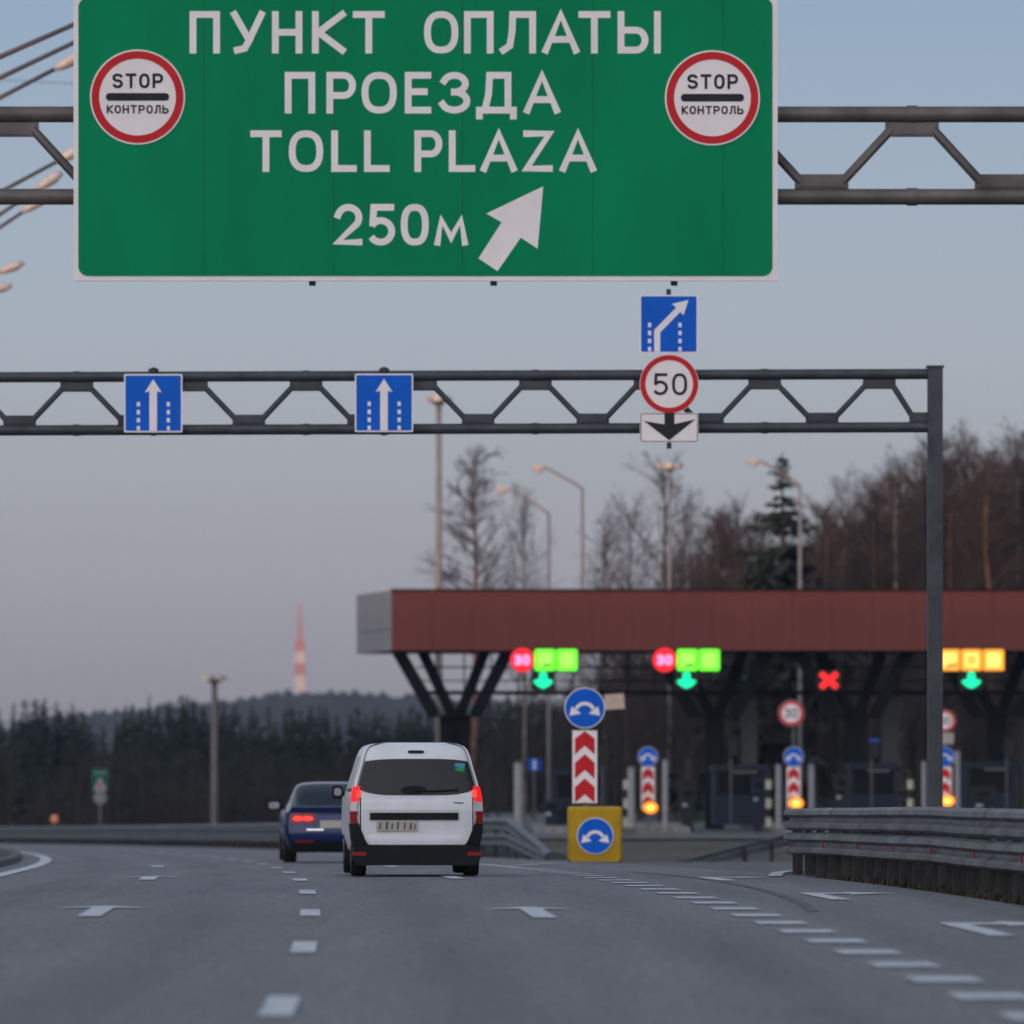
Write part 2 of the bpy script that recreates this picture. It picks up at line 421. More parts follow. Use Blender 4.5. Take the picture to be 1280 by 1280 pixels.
# haze
g = MB(); g.box((0, 1700, 52), (4900, 4720, 150))
hz = bpy.data.materials.new('haze'); hz.use_nodes = True
hn = hz.node_tree.nodes; hl = hz.node_tree.links
for q in list(hn):
    if q.type == 'BSDF_PRINCIPLED': hn.remove(q)
pv = hn.new('ShaderNodeVolumePrincipled'); pv.inputs['Color'].default_value = (.66, .80, 1.0, 1); pv.inputs['Density'].default_value = .000055
pv.inputs['Density Attribute'].default_value = ''; pv.inputs['Temperature Attribute'].default_value = ''; pv.inputs['Color Attribute'].default_value = ''
hl.new(pv.outputs[0], [q for q in hn if q.type == 'OUTPUT_MATERIAL'][0].inputs['Volume'])
hz.cycles.homogeneous_volume = True
tag(g.build('haze', hz), kind='stuff')

# ------------------------------------------------------------------ lettering
def arc(cx, cy, rx, ry, a0, a1, n=10):
    return [(cx + rx * math.cos(R(a0 + (a1 - a0) * i / n)), cy + ry * math.sin(R(a0 + (a1 - a0) * i / n))) for i in range(n + 1)]
def oval(n=28, e=.82):
    o = []
    for i in range(n):
        a = 2 * math.pi * i / n; c, s = math.cos(a), math.sin(a)
        o.append((.5 + .5 * math.copysign(abs(c) ** e, c), .5 + .5 * math.copysign(abs(s) ** e, s)))
    return o
GL = {
 'P_': [[(0, 0), (0, 1), (1, 1), (1, 0)]],                       # Cyrillic pe
 'U_': [[(0, 1), (.53, .30)], [(1, 1), (.52, .24), (.38, .05), (.10, 0)]],
 'N_': [[(0, 0), (0, 1)], [(1, 0), (1, 1)], [(0, .5), (1, .5)]],
 'K': [[(0, 0), (0, 1)], [(1, 1), (.12, .50), (1, 0)]],
 'T': [[(0, 1), (1, 1)], [(.5, 1), (.5, 0)]],
 'O': ['c', oval()],
 'L_': [[(1, 0), (1, 1), (.32, 1), (.30, .55), (.22, .12), (0, 0)]],
 'A': [[(0, 0), (.5, 1), (1, 0)], [(.2, .30), (.8, .30)]],
 'Y_': [[(0, 1), (0, 0)], ['b', (0, 0), (.42, 0)] + arc(.42, .28, .24, .28, -90, 90) + [(0, .56)], [(1, 0), (1, 1)]],
 'b_': [[(0, 1), (0, 0)], ['b', (0, 0), (.6, 0)] + arc(.6, .28, .4, .28, -90, 90) + [(0, .56)]],
 'R_': [[(0, 0), (0, 1)], ['b', (0, 1), (.62, 1)] + arc(.62, .71, .38, .29, 90, -90) + [(0, .42)]],
 'E': [[(1, 1), (0, 1), (0, 0), (1, 0)], [(0, .53), (.82, .53)]],
 'Z_': [arc(.45, .76, .48, .24, 160, -90, 14), arc(.45, .26, .55, .26, 90, -160, 14)],
 'D_': [[(0, -.17), (0, 0), (1, 0), (1, -.17)], [(.16, 0), (.27, .45), (.30, 1), (.84, 1), (.84, 0)]],
 'L': [[(0, 1), (0, 0), (1, 0)]],
 'Z': [[(0, 1), (1, 1), (0, 0), (1, 0)]],
 'S': [arc(.5, .76, .5, .24, 30, 270, 14) + arc(.5, .26, .5, .26, 90, -150, 14)[1:]],
 '2': [arc(.5, .70, .5, .30, 165, -35, 14) + [(0, 0), (1, 0)]],
 '5': [[(.95, 1), (.12, 1), (.07, .55)], ['b', (.02, .47), (.14, .555)] + arc(.46, .31, .54, .31, 112, -150, 16)],
 '0': ['c', oval(28, .8)],
 'm_': [[(0, 0), (.14, 1), (.5, .2), (.86, 1), (1, 0)]],
 '3': [arc(.45, .76, .48, .24, 160, -90, 14), arc(.45, .26, .55, .26, 90, -160, 14)],
}
GL['3'] = GL['Z_']
def glyph(mb, ch, x0, x1, z0, z1, sw, y):
    st = GL[ch]; closed = False
    if st[0] == 'c': st = st[1:]; closed = True
    for i, pl in enumerate(st):
        ext = pl[0] != 'b'
        if not ext: pl = pl[1:]
        P = [(x0 + sw / 2 + p[0] * (x1 - x0 - sw), z0 + sw / 2 + p[1] * (z1 - z0 - sw)) for p in pl]
        mb.stroke(P, sw, y - .0008 * i, closed=closed, ext=ext)
def word(mb, chars, x0, x1, z0, z1, sw, y, gap=.28):
    n = len(chars); wd = (x1 - x0) / (n + gap * (n - 1))
    for i, c in enumerate(chars):
        a = x0 + i * wd * (1 + gap); glyph(mb, c, a, a + wd, z0, z1, sw, y)
def rrect(x0, x1, z0, z1, r, n=6):
    return arc(x1 - r, z1 - r, r, r, 0, 90, n) + arc(x0 + r, z1 - r, r, r, 90, 180, n) + arc(x0 + r, z0 + r, r, r, 180, 270, n) + arc(x1 - r, z0 + r, r, r, 270, 360, n)
def circle(cx, cz, r, n=40): return [(cx + r * math.cos(2 * math.pi * i / n), cz + r * math.sin(2 * math.pi * i / n)) for i in range(n)]

# ------------------------------------------------------------------ gantry with the big green sign
DG1 = 67.0; k1 = DG1 / F
def gantry(name, dist, xL, xR, zt, zb, r, tops, bots, gw, gh, label, matm, slope=0.0, flat=False):
    zl = ground(xR, dist)
    root = empty(name, (xR, dist, zl), label, 'gantry')
    ox, oz = xR, zl
    zz = lambda x: slope * (x - xR)
    for nm, z in (('upper_chord', zt), ('lower_chord', zb)):
        m = MB(); m.tube((xL - ox, 0, z - oz + zz(xL)), (0, 0, z - oz), r, n=14)
        for x in tops[::2]:
            m.tube((x - ox - .05, 0, z - oz + zz(x)), (x - ox + .05, 0, z - oz + zz(x)), r * 1.12, n=14)
        sharp(m.build(nm, matm, root))
    nodes = sorted([(x, 1) for x in tops] + [(x, 0) for x in bots])
    for x, t in nodes:
        m = MB(); z = (zt - r - gh / 2 if t else zb + r + gh / 2) - oz + zz(x)
        m.box((x - ox, 0, z), (gw, .05, gh)); m.box((x - ox, 0, z), (gw * .86, .075, gh * .7))
        m.build('gusset_plate', matm, root)
    for (xa, ta), (xb, tb) in zip(nodes, nodes[1:]):
        pa = Vector((xa + gw * .38 - ox, 0, (zt - r - gh * .45 if ta else zb + r + gh * .45) - oz + zz(xa)))
        pb = Vector((xb - gw * .38 - ox, 0, (zt - r - gh * .45 if tb else zb + r + gh * .45) - oz + zz(xb)))
        m = MB(); m.tube(pa, pb, .048, n=8); sharp(m.build('brace', matm, root))
    for x in (xL, xR):
        m = MB(); zg = ground(x, dist) - .1
        m.box((x - ox + (.11 if x == xR else -.11), 0, (zg + zt + r + .02) / 2 - oz + zz(x) / 2), (.23, .26, zt + r + .02 - zg))
        m.box((x - ox + (.11 if x == xR else -.11), 0, zt + r + .03 - oz), (.27, .3, .03))
        m.box((x - ox + (.11 if x == xR else -.11), 0, zg + .15 - oz), (.6, .6, .06))
        m.build('post', M['steel'], root)
    return root
G1X = lambda px: (px - 640) * k1
G1Z = lambda py: H - (py - HY) * k1
t1 = [G1X(15 + 225 * i) for i in range(-5, 9)]; b1 = [G1X(-98 + 225 * i) for i in range(-4, 9)]
t1 = [x for x in t1 if -14 < x < 8]; b1 = [x for x in b1 if -14 < x < 8]
gantry('sign_gantry', DG1, -14.2, 8.3, G1Z(143), G1Z(246), 10 * k1, t1, b1, 67 * k1, 18 * k1,
       'nearest tubular steel gantry across the top of the view, carrying the big green sign', M['steel_warm'])

k1 = (DG1 - .32) / F
root = empty('direction_sign', (G1X(532), DG1 - .32, G1Z(350)), 'large green toll plaza sign with white lettering and diagonal arrow on the nearest gantry', 'road sign')
ox, oy, oz = root.location
X = lambda px: (px - 640) * k1 - ox
Z = lambda py: G1Z(py) - oz
m = MB(); m.prism([(X(92), Z(351)), (X(972), Z(351)), (X(972), Z(-9)), (X(92), Z(-9))], 0, .05)
for px in (150, 330, 532, 735, 915): m.box((X(px), .12, Z(170)), (.08, .14, 330 * k1))
m.build('panel', M['white'], root)
m = MB(); m.prism(rrect(X(98), X(965.5), Z(345), Z(-3), 12 * k1), -.006, .002); m.build('green_face', M['green'], root)
for px in (255, 417, 578, 741, 904):
    m = MB(); m.prism([(X(px) - .004, Z(344.5)), (X(px) + .004, Z(344.5)), (X(px) + .004, Z(-2.5)), (X(px) - .004, Z(-2.5))], -.0072, -.005); m.build('panel_seam', M['seam'], root)
m = MB(); yy = -.0085
sw = 8.5 * k1
rowsT = [(14, 67, [('P_', 237, 275), ('U_', 289, 331), ('N_', 340, 378), ('K', 390, 432), ('T', 441, 481), ('O', 530, 573), ('P_', 580, 617), ('L_', 625, 670), ('A', 678, 724), ('T', 723, 763), ('Y_', 772, 826)]),
         (90, 142, [('P_', 356, 394), ('R_', 408, 445), ('O', 452, 496), ('E', 506, 539), ('Z_', 551, 588), ('D_', 595, 646), ('A', 655, 700)]),
         (163, 215, [('T', 313, 352), ('O', 361, 404), ('L', 414, 446), ('L', 455, 487), ('R_', 518, 553), ('L', 561, 594), ('A', 601, 646), ('Z', 654, 691), ('A', 700, 745)]),
         (255, 307, [('2', 418, 453), ('5', 460, 494), ('0', 501, 536)])]
rowsT = [(14, 67, rowsT[0][2][:5]), (14, 67, rowsT[0][2][5:]), rowsT[1], (163, 215, rowsT[2][2][:4]), (163, 215, rowsT[2][2][4:]), rowsT[3]]
for y0, y1, gl in rowsT:
    m = MB()
    for c, a, b in gl: glyph(m, c, X(a), X(b), Z(y1), Z(y0), sw, yy)
    if y0 == 255: glyph(m, 'm_', X(543), X(585), Z(307), Z(271), sw * .95, yy)
    m.build('lettering', M['white'], root)
m = MB(); m.prism([(X(a), Z(b)) for a, b in ((679, 233), (608, 267), (627, 278), (598, 323), (622, 339), (651, 297), (672, 311))], yy, -.005)
m.build('arrow', M['white'], root)
for cx, cy in ((172, 121.5), (890.5, 122.5)):
    m = MB(); m.prism(circle(X(cx), Z(cy), 59.5 * k1, 56), -.016, -.005); rd = m.build('stop_control_disc', M['white'], root)
    m = MB(); m.ring(X(cx), Z(cy), 48 * k1, 57.5 * k1, -.019, -.015, 56); m.build('red_ring', M['red'], rd)
    m = MB(); m.prism(rrect(X(cx - 39.5), X(cx + 39.5), Z(cy + 4.6), Z(cy - 5), 4.5 * k1), -.019, -.015)
    word(m, ['S', 'T', 'O', 'R_'], X(cx - 31.5), X(cx + 32), Z(cy - 11), Z(cy - 29.5), 3.4 * k1, -.0195, .26)
    word(m, ['K', 'O', 'N_', 'T', 'R_', 'O', 'L_', 'b_'], X(cx - 38.5), X(cx + 39), Z(cy + 20.5), Z(cy + 10), 2.0 * k1, -.0195, .24)
    m.build('stop_control_text', M['black'], rd)
for px in (390, 617, 843):
    m = MB(); m.tube((X(px), .12, Z(350)), (X(px), .12, Z(356)), .035, n=8); m.build('hanger_end', M['steel'], root)
for px in (150, 330, 532, 735, 915):
    for py in (143, 246): m = MB(); m.box((X(px), .24, Z(py)), (.12, .16, .22)); m.build('clamp', M['steel'], root)

# ------------------------------------------------------------------ gantry with the lane signs
DG2 = 108.0; k2 = DG2 / F
X2 = lambda px: (px - 640) * k2
Z2 = lambda py: H - (py - HY) * k2
t2 = [X2(96 + 143.3 * i) for i in range(-4, 8)]; b2 = [X2(24.5 + 143.3 * i) for i in range(-3, 8)] + [X2(1157)]
gantry('lane_gantry', DG2, X2(-420), X2(1160), Z2(467.5), Z2(534), 6.6 * k2, t2, b2, 41 * k2, 12 * k2,
       'farther grey steel gantry with a square end post, carrying the small blue lane signs', M['steel'], slope=.0035)
k2 = (DG2 - .27) / F
def hanger(cx, y0, y1):
    m = MB(); m.tube((0, .10, y0), (0, .10, y1), .045, n=8); return m
def lane_sign(px, py, label, diag=False):
    r = empty('lane_sign', (X2(px), DG2 - .27, Z2(py)), label, 'road sign', 'blue lane signs on the far gantry' if not diag else None)
    k = k2; h = 36.5 * k
    m = MB(); m.prism(rrect(-h, h, -h, h, 2 * k), 0, .03); m.build('panel', M['white'], r)
    m = MB(); m.prism(rrect(-34.6 * k, 34.6 * k, -34.6 * k, 34.6 * k, 1.5 * k), -.004, .002); m.build('blue_face', M['blue'], r)
    m = MB(); y = -.006
    if not diag:
        m.prism([(-4.7 * k, -34.5 * k), (4.7 * k, -34.5 * k), (4.7 * k, 15 * k), (10.5 * k, 13.5 * k), (0, 30 * k), (-10.5 * k, 13.5 * k), (-4.7 * k, 15 * k)], y, -.003)
        cols_ = (-18.5 * k, 19 * k)
    else:
        m.stroke([(-14.5 * k, -34.5 * k), (-14.5 * k, -9 * k), (12 * k, 18 * k)], 7.5 * k, y, ext=False)
        m.sheet([(24.5 * k, 30 * k), (4 * k, 25 * k), (8 * k, 21.5 * k), (15.5 * k, 14 * k), (18.5 * k, 11 * k)], y - .001)
        cols_ = (-24 * k, 14 * k)
    for cx in cols_:
        for i in range(4): m.sheet([(cx - 2 * k, (-34 + 10 * i) * k), (cx + 2 * k, (-34 + 10 * i) * k), (cx + 2 * k, (-28.5 + 10 * i) * k), (cx - 2 * k, (-28.5 + 10 * i) * k)], y)
    m.build('arrow_symbol', M['white'], r)
    m = MB()
    if diag: m.tube((0, .10, 44 * k), (0, .10, -36 * k), .04, n=8)
    else:
        m.tube((0, .10, 45 * k), (0, .10, -40.5 * k), .045, n=8)
        m.tube((0, .10, 39 * k), (0, .10, 43.5 * k), .085, n=8); m.tube((0, .10, -39.5 * k), (0, .10, -36 * k), .075, n=8)
    m.build('hanger', M['steel'], r)
    return r
lane_sign(191.5, 504, 'blue straight-ahead lane sign on the far gantry, nearer the left edge')
lane_sign(480, 503.5, 'blue straight-ahead lane sign on the far gantry, below the diagonal white arrow')
lane_sign(836, 405, 'blue square sign with a right-bending arrow, on top of the round 50 limit sign', True)
r = empty('speed_limit_sign', (X2(836.5), DG2 - .27, Z2(480)), 'round red-rimmed 50 speed limit sign fixed across the far gantry', 'road sign')
m = MB(); m.prism(circle(0, 0, 37 * k2, 56), 0, .03); m.build('disc', M['white'], r)
m = MB(); m.ring(0, 0, 29.7 * k2, 36.3 * k2, -.004, .002, 56); m.build('red_ring', M['red'], r)
m = MB(); k = k2
glyph(m, '5', -20 * k, -1.5 * k, -14 * k, 13.5 * k, 3.7 * k, -.004); glyph(m, '0', 3.5 * k, 22.5 * k, -14 * k, 13.5 * k, 3.7 * k, -.004)
m.build('numerals', M['black'], r)
m = MB(); m.tube((0, .10, 36 * k), (0, .10, -36 * k), .04, n=8); m.build('hanger', M['steel'], r)
r = empty('lane_arrow_plate', (X2(836.5), DG2 - .27, Z2(534.5)), 'white rectangular plate with a thick black down arrow, below the round 50 sign', 'road sign')
m = MB(); m.prism(rrect(-36.5 * k, 36.5 * k, -18.5 * k, 18.5 * k, 3 * k), 0, .03); m.build('panel', M['white'], r)
m = MB(); m.prism([(-6 * k, 18 * k), (6.5 * k, 18 * k), (6.5 * k, 4.5 * k), (33 * k, 10.5 * k), (0, -16 * k), (-32 * k, 8.5 * k), (-6 * k, 4 * k)], -.004, .002)
m.stroke(rrect(-35.3 * k, 35.3 * k, -17.3 * k, 17.3 * k, 3 * k), .9 * k, -.002, closed=True)
m.build('down_arrow', M['black'], r)
m = MB(); m.tube((0, .10, 18 * k), (0, .10, -26 * k), .04, n=8); m.build('hanger', M['steel'], r)

# ------------------------------------------------------------------ guard rails
M['splice'] = mat('rail_splice', (.135, .134, .135), .62, .2, var=.3, scale=9)
M['post_dark'] = mat('dull_post', (.045, .044, .044), .7, .1, var=.3)
WPROF = [(0, -.145), (.03, -.14), (.08, -.11), (.085, -.06), (.0, -.02), (0, .02), (.085, .06), (.08, .11), (.03, .14), (-.03, .147)]
def beam(path, zs, side, ox):
    """path of (x, y), zs height per point, side +1/-1: which way the folds face"""
    m = MB(); n = len(WPROF)
    for i, p in enumerate(path):
        a = path[max(i - 1, 0)]; b = path[min(i + 1, len(path) - 1)]
        t = (Vector(b) - Vector(a)).normalized(); nn = Vector((-t.y, t.x)) * side
        for o, z in WPROF: m.v.append((p[0] + nn.x * o - ox.x, p[1] + nn.y * o - ox.y, zs[i] + z - ox.z))
    for i in range(len(path) - 1):
        for j in range(n - 1): m.f.append([i * n + j, i * n + j + 1, (i + 1) * n + j + 1, (i + 1) * n + j]); m.mi.append(0)
    return m
def guard_rail(label, path, heights, side, mt, gz, post_every=2.0, zf=None, refl=None, wide=.10):
    p0 = Vector((path[0][0], path[0][1], gz(*path[0])))
    root = empty('guard_rail', p0, label, 'guard rail')
    for h in heights:
        zs = [gz(*p) + h * (zf[i] if zf else 1) + .012 * noise.noise(Vector((p[0] * .3, p[1] * .23, h))) for i, p in enumerate(path)]
        o = beam(path, zs, side, p0).build('rail_beam', mt, root, smooth=False); sharp(o, 25)
    if refl:
        for h in heights:
            for i in range(2, min(len(path) - 1, 30), 3):
                a, b = Vector(path[i]), Vector(path[i + 1]); t = (b - a).normalized(); nn = Vector((-t.y, t.x)) * side * .005
                pp = [tuple(a + nn), tuple(a + nn + t * .36)]
                sharp(beam(pp, [gz(*p) + h for p in pp], side, p0).build('splice_plate', M['splice'], root), 25)
    acc = 0; cnt = 0
    for i in range(len(path) - 1):
        a, b = Vector(path[i]), Vector(path[i + 1]); ln = (b - a).length
        while acc < ln and cnt < 95:
            q = a.lerp(b, acc / ln); t = (b - a).normalized(); nn = Vector((-t.y, t.x)) * side
            f = (zf[i] + (zf[i + 1] - zf[i]) * acc / ln) if zf else 1
            acc += post_every
            if f < .5: continue
            g_ = gz(q.x, q.y); m = MB(); q2 = q - nn * .08
            m.box((q2.x - p0.x, q2.y - p0.y, g_ - .1 + (heights[0] * f + .2) / 2 - p0.z), (wide, .09, heights[0] * f + .2), rz=math.atan2(t.y, t.x))
            m.build('post', M['post_dark'], root); cnt += 1
            if refl and cnt % 3 == 0:
                m = MB(); q3 = q + nn * .045
                m.box((q3.x - p0.x, q3.y - p0.y, g_ + heights[1] - p0.z), (.02, .06, .07) if abs(t.y) > .7 else (.06, .02, .07)); m.build('reflector', M['red_refl'], root)
        acc -= ln
    return root
M['red_refl'] = mat('red_reflector', (.32, .012, .018), .3, coat=.5, var=.1)
gzr = lambda x, d: rz(d)
pathN = [(L(d) + 6.75, float(d)) for d in range(8, 86, 3)] + [tuple(v) for v in resample([(L(86) + 6.75, 86), (3.75, 92.5), (4.15, 97), (5.6, 102.6), (9, 107), (14, 110), (20, 114.6), (27, 125)], 24)]
guard_rail('near double-height steel guard rail with red reflectors along the right side of the exit lane', pathN, (.745, .425), 1, M['galv_dark'], gzr, 1.5, refl=True, wide=.06)
pathF = [(.75, 138.0), (.60, 140.5), (.35, 143), (.12, 145.5), (-.05, 148), (-.24, 151)] + [(L(d) + 6.0, float(d)) for d in range(156, 440, 6)]
zfF = [.04, .28, .55, .80, .98, 1.0] + [1.0] * (len(pathF) - 6)
guard_rail('long double guard rail beyond the main road, its end sloping down beside the van', pathF, (.745, .41), 1, M['galv'], gzr, 3.0, zf=zfF)
def bank(path, side, hgt):
    g = MB(); prof = [(-.20, -.15), (-.24, hgt * .82), (-.6, hgt), (-2.2, hgt * .9), (-3.4, -.35)]; n = len(prof)
    for i, p in enumerate(path):
        a = path[max(i - 1, 0)]; b = path[min(i + 1, len(path) - 1)]
        t = (Vector(b) - Vector(a)).normalized(); nn = Vector((-t.y, t.x)) * side
        e_ = min(1, i / 4, (len(path) - 1 - i) / 3)
        for o, z in prof: g.v.append((p[0] + nn.x * o, p[1] + nn.y * o, rz(p[1]) - .15 + (z + .15) * e_ + (0 if z < 0 else .03 * e_ * math.sin(i * 1.7))))
    for i in range(len(path) - 1):
        for j in range(n - 1): g.f.append([i * n + j, i * n + j + 1, (i + 1) * n + j + 1, (i + 1) * n + j]); g.mi.append(0)
    tag(g.build('verge', M['soil'], smooth=True), kind='structure')
bank(pathN[:34], 1, .42); bank(pathF[4:], 1, .26)
g = MB(); rt = random.Random(5)
def tufts(path, o0, o1, n, hmax):
    for _ in range(n):
        i = rt.randrange(len(path) - 1); a, b = Vector(path[i]), Vector(path[i + 1]); t = (b - a).normalized(); nn = Vector((-t.y, t.x))
        c = a.lerp(b, rt.random()) - nn * rt.uniform(o0, o1)
        for _k in range(7):
            h = rt.uniform(.3, 1) * hmax; a_ = rt.random() * 6.28; dx, dy = math.cos(a_) * .02, math.sin(a_) * .02; lx, ly = rt.gauss(0, .35) * h, rt.gauss(0, .35) * h
            x, y = c.x + rt.gauss(0, .06), c.y + rt.gauss(0, .06); z = rz(y) - .02
            g.add([(x - dx, y - dy, z), (x + dx, y + dy, z), (x + lx, y + ly, z + h)], [(0, 1, 2)])
tufts(pathN[:28], -.08, .12, 260, .12); tufts(pathF[6:30], -.2, .1, 260, .22)
tag(g.build('grass', mat('dry_grass_blades', (.050, .043, .033), .9, var=.4, scale=2)), kind='stuff')
pathR = [(3.9, 160.0), (4.7, 162), (5.6, 164), (6.5, 166.5), (8, 170), (10, 175), (12, 182), (13, 190)]
guard_rail('low guard rail end rising out of the verge beyond the exit ramp', pathR, (.62,), 1, M['galv_dark'], lambda x, d: ground(x, d), 2.0, zf=[.05, .35, .7, 1, 1, 1, 1, 1])

# ------------------------------------------------------------------ vehicles
def wheel(root, x, y, r, wd):
    s = 1 if x > 0 else -1
    m = MB(); n = 28
    prof = [(r * .62, -wd / 2), (r * .93, -wd / 2), (r, -wd / 2 + .03), (r, wd / 2 - .03), (r * .93, wd / 2), (r * .62, wd / 2)]
    for k in range(n):
        a = 2 * math.pi * k / n
        for rr, o in prof: m.v.append((x + o, y + rr * math.cos(a), r + rr * math.sin(a)))
    for k in range(n):
        for j in range(6): m.f.append([k * 6 + j, k * 6 + (j + 1) % 6, ((k + 1) % n) * 6 + (j + 1) % 6, ((k + 1) % n) * 6 + j]); m.mi.append(0)
    o = m.build('wheel', M['tyre'], root); sharp(o, 40)
    m = MB(); m.tube((x - s * wd * .4, y, r), (x + s * wd * .38, y, r), r * .61, n=24)
    for k in range(5):
        a = 2 * math.pi * k / 5; m.bar((x + s * wd * .40, y, r), (x + s * wd * .40, y + r * .55 * math.cos(a), r + r * .55 * math.sin(a)), .05, .03)
    m.build('rim', M['rim'], o)
def loft(secs, classify):
    """secs: list of lists of (x>=0, y, z), bottom to top; mirrored. classify(i, j) -> part key"""
    out = {}; n = len(secs[0])
    full = []
    for s_ in secs:
        full.append([Vector((-p[0], p[1], p[2])) for p in s_] + [Vector(p) for p in s_[::-1][1:]])
    N = len(full[0])
    for i in range(len(full) - 1):
        for j in range(N - 1):
            jj = j if j < n - 1 else N - 2 - j
            key = classify(i, jj)
            if key == 'side_window': key = ('side_window', j < n - 1, i)
            mb = out.setdefault(key, (MB(), {}))
            idx = []
            for (a, b) in ((i, j), (i, j + 1), (i + 1, j + 1), (i + 1, j)):
                q = mb[1].get((a, b))
                if q is None: q = len(mb[0].v); mb[0].v.append(tuple(full[a][b])); mb[1][(a, b)] = q
                idx.append(q)
            mb[0].f.append(idx); mb[0].mi.append(0)
    return {k_: v[0] for k_, v in out.items()}
def patch(fn, u0, u1, v0, v1, nu, nv, surf, off):
    """surface patch: fn(s, t) -> (x, z), surf(x, z) -> y"""
    m = MB()
    for j in range(nv + 1):
        for i in range(nu + 1):
            x, z = fn(u0 + (u1 - u0) * i / nu, v0 + (v1 - v0) * j / nv); m.v.append((x, surf(x, z) - off, z))
    for j in range(nv):
        for i in range(nu): m.f.append([j * (nu + 1) + i, j * (nu + 1) + i + 1, (j + 1) * (nu + 1) + i + 1, (j + 1) * (nu + 1) + i]); m.mi.append(0)
    # rim going back to the surface
    N = len(m.v); ed = [i for i in range(nu + 1)] + [j * (nu + 1) + nu for j in range(1, nv + 1)] + [nv * (nu + 1) + i for i in range(nu - 1, -1, -1)] + [j * (nu + 1) for j in range(nv - 1, 0, -1)]
    for e in ed: x, y, z = m.v[e]; m.v.append((x, y + off + .02, z))
    for q in range(len(ed)):
        q2 = (q + 1) % len(ed); m.f.append([ed[q], N + q, N + q2, ed[q2]]); m.mi.append(0)
    return m
def interp(tab, x):
    if x <= tab[0][0]: return tab[0][1]
    for (a, b), (c, d_) in zip(tab, tab[1:]):
        if x <= c: return b + (d_ - b) * (x - a) / (c - a)
    return tab[-1][1]

# --- white van
VD = 88.0
vroot = empty('white_van', (at(521, 968, VD).x, VD, rz(VD) + .012), 'white high-roofed van with dark rear window and lit red tail lamps, seen from behind', 'van', rz=R(3.3))
vroot.scale = (.965, .965, .950)
SEC = [(.24, .74), (.34, .80), (.5, .845), (.7, .868), (.9, .872), (1.06, .862), (1.14, .848), (1.3, .810), (1.5, .752), (1.62, .722), (1.70, .692), (1.755, .645), (1.79, .55), (1.81, .38), (1.818, 0)]
WT = [(a, b) for a, b in SEC]
RT = [(.2, .05), (.45, .0), (.9, .0), (1.1, .025), (1.4, .085), (1.65, .15), (1.76, .23), (1.82, .40)]
def vrear(x, z):
    wz = interp(WT, z); t = min(1, abs(x) / max(wz, .05))
    return interp(RT, z) + .05 * t ** 2 + .10 * max(0, t - .86) / .14 * max(0, t - .86) / .14
def vtop(y): return interp([(0, 1.818), (2.2, 1.818), (2.75, 1.78), (3.05, 1.66), (3.45, 1.32), (3.68, 1.12), (4.1, 1.02), (4.28, .90), (4.36, .62)], y)
ys = [0, .07, .2, .42, .55, 1.02, 1.12, 1.9, 2.0, 2.85, 3.05, 3.45, 3.68, 4.1, 4.28, 4.36]
secs = []
for i, y in enumerate(ys):
    s_ = []
    zt = vtop(y)
    for z, wv in SEC:
        z2 = z if z <= 1.06 else 1.06 + (z - 1.06) * (zt - 1.06) / .758
        if zt < 1.06: z2 = z if z < .5 else .5 + (z - .5) * (zt - .5) / 1.318
        wv2 = wv
        if y > 3.4: wv2 = max(wv, .80 * (1 - (z - 1.06) / .758) ** .3) if z > 1.06 and z < 1.81 else wv
        if y > 4.0: wv2 *= 1 - .12 * ((y - 4.0) / .36) ** 2
        tz = interp(RT, z); fade = max(0, 1 - y / 1.0)
        corner = {0: .955, 1: .992}.get(i, 1.0)
        s_.append((wv2 * corner, y + tz * fade + ((.05 + .0) if i == 0 else .0) , z2))
    secs.append(s_)
def vcls(i, j):
    z = SEC[j][0]
    if z < .34: return 'sill_trim'
    if 1.13 < z < 1.6 and i in (4, 6, 8) : return 'side_window'
    if ys[i] in (3.05, 3.45) and j >= 9: return 'windscreen'
    return 'body'
parts = loft(secs, vcls)
# rear face and nose closed off
rb = parts['body']
nu, nv = 20, 26; b0 = len(rb.v)
for j in range(nv + 1):
    z = .24 + (1.805 - .24) * j / nv; wz = interp(WT, z) * .955
    for i in range(nu + 1):
        x = wz * (-1 + 2 * i / nu); rb.v.append((x, vrear(x, z) - (.0 if abs(x) < wz * .99 else 0), z))
for j in range(nv):
    for i in range(nu): rb.f.append([b0 + j * (nu + 1) + i, b0 + j * (nu + 1) + i + 1, b0 + (j + 1) * (nu + 1) + i + 1, b0 + (j + 1) * (nu + 1) + i]); rb.mi.append(0)
for sgn in (1,):
    f = [(-p[0], p[1], p[2]) for p in secs[-1]] + [p for p in secs[-1][::-1][1:]]
    b0 = len(rb.v); rb.v += f; rb.f.append(list(range(b0, b0 + len(f)))); rb.mi.append(0)
rb.box((0, 2.2, .3), (1.5, 3.9, .2))
parts = {(k_ if isinstance(k_, str) else k_): v for k_, v in parts.items()}
for nm_ in list(parts):
    nm = nm_ if isinstance(nm_, str) else 'side_window'
    mm = {'body': 'van_white', 'sill_trim': 'van_trim'}.get(nm, 'glass')
    sharp(parts[nm_].build(nm, M[mm], vroot), 40)
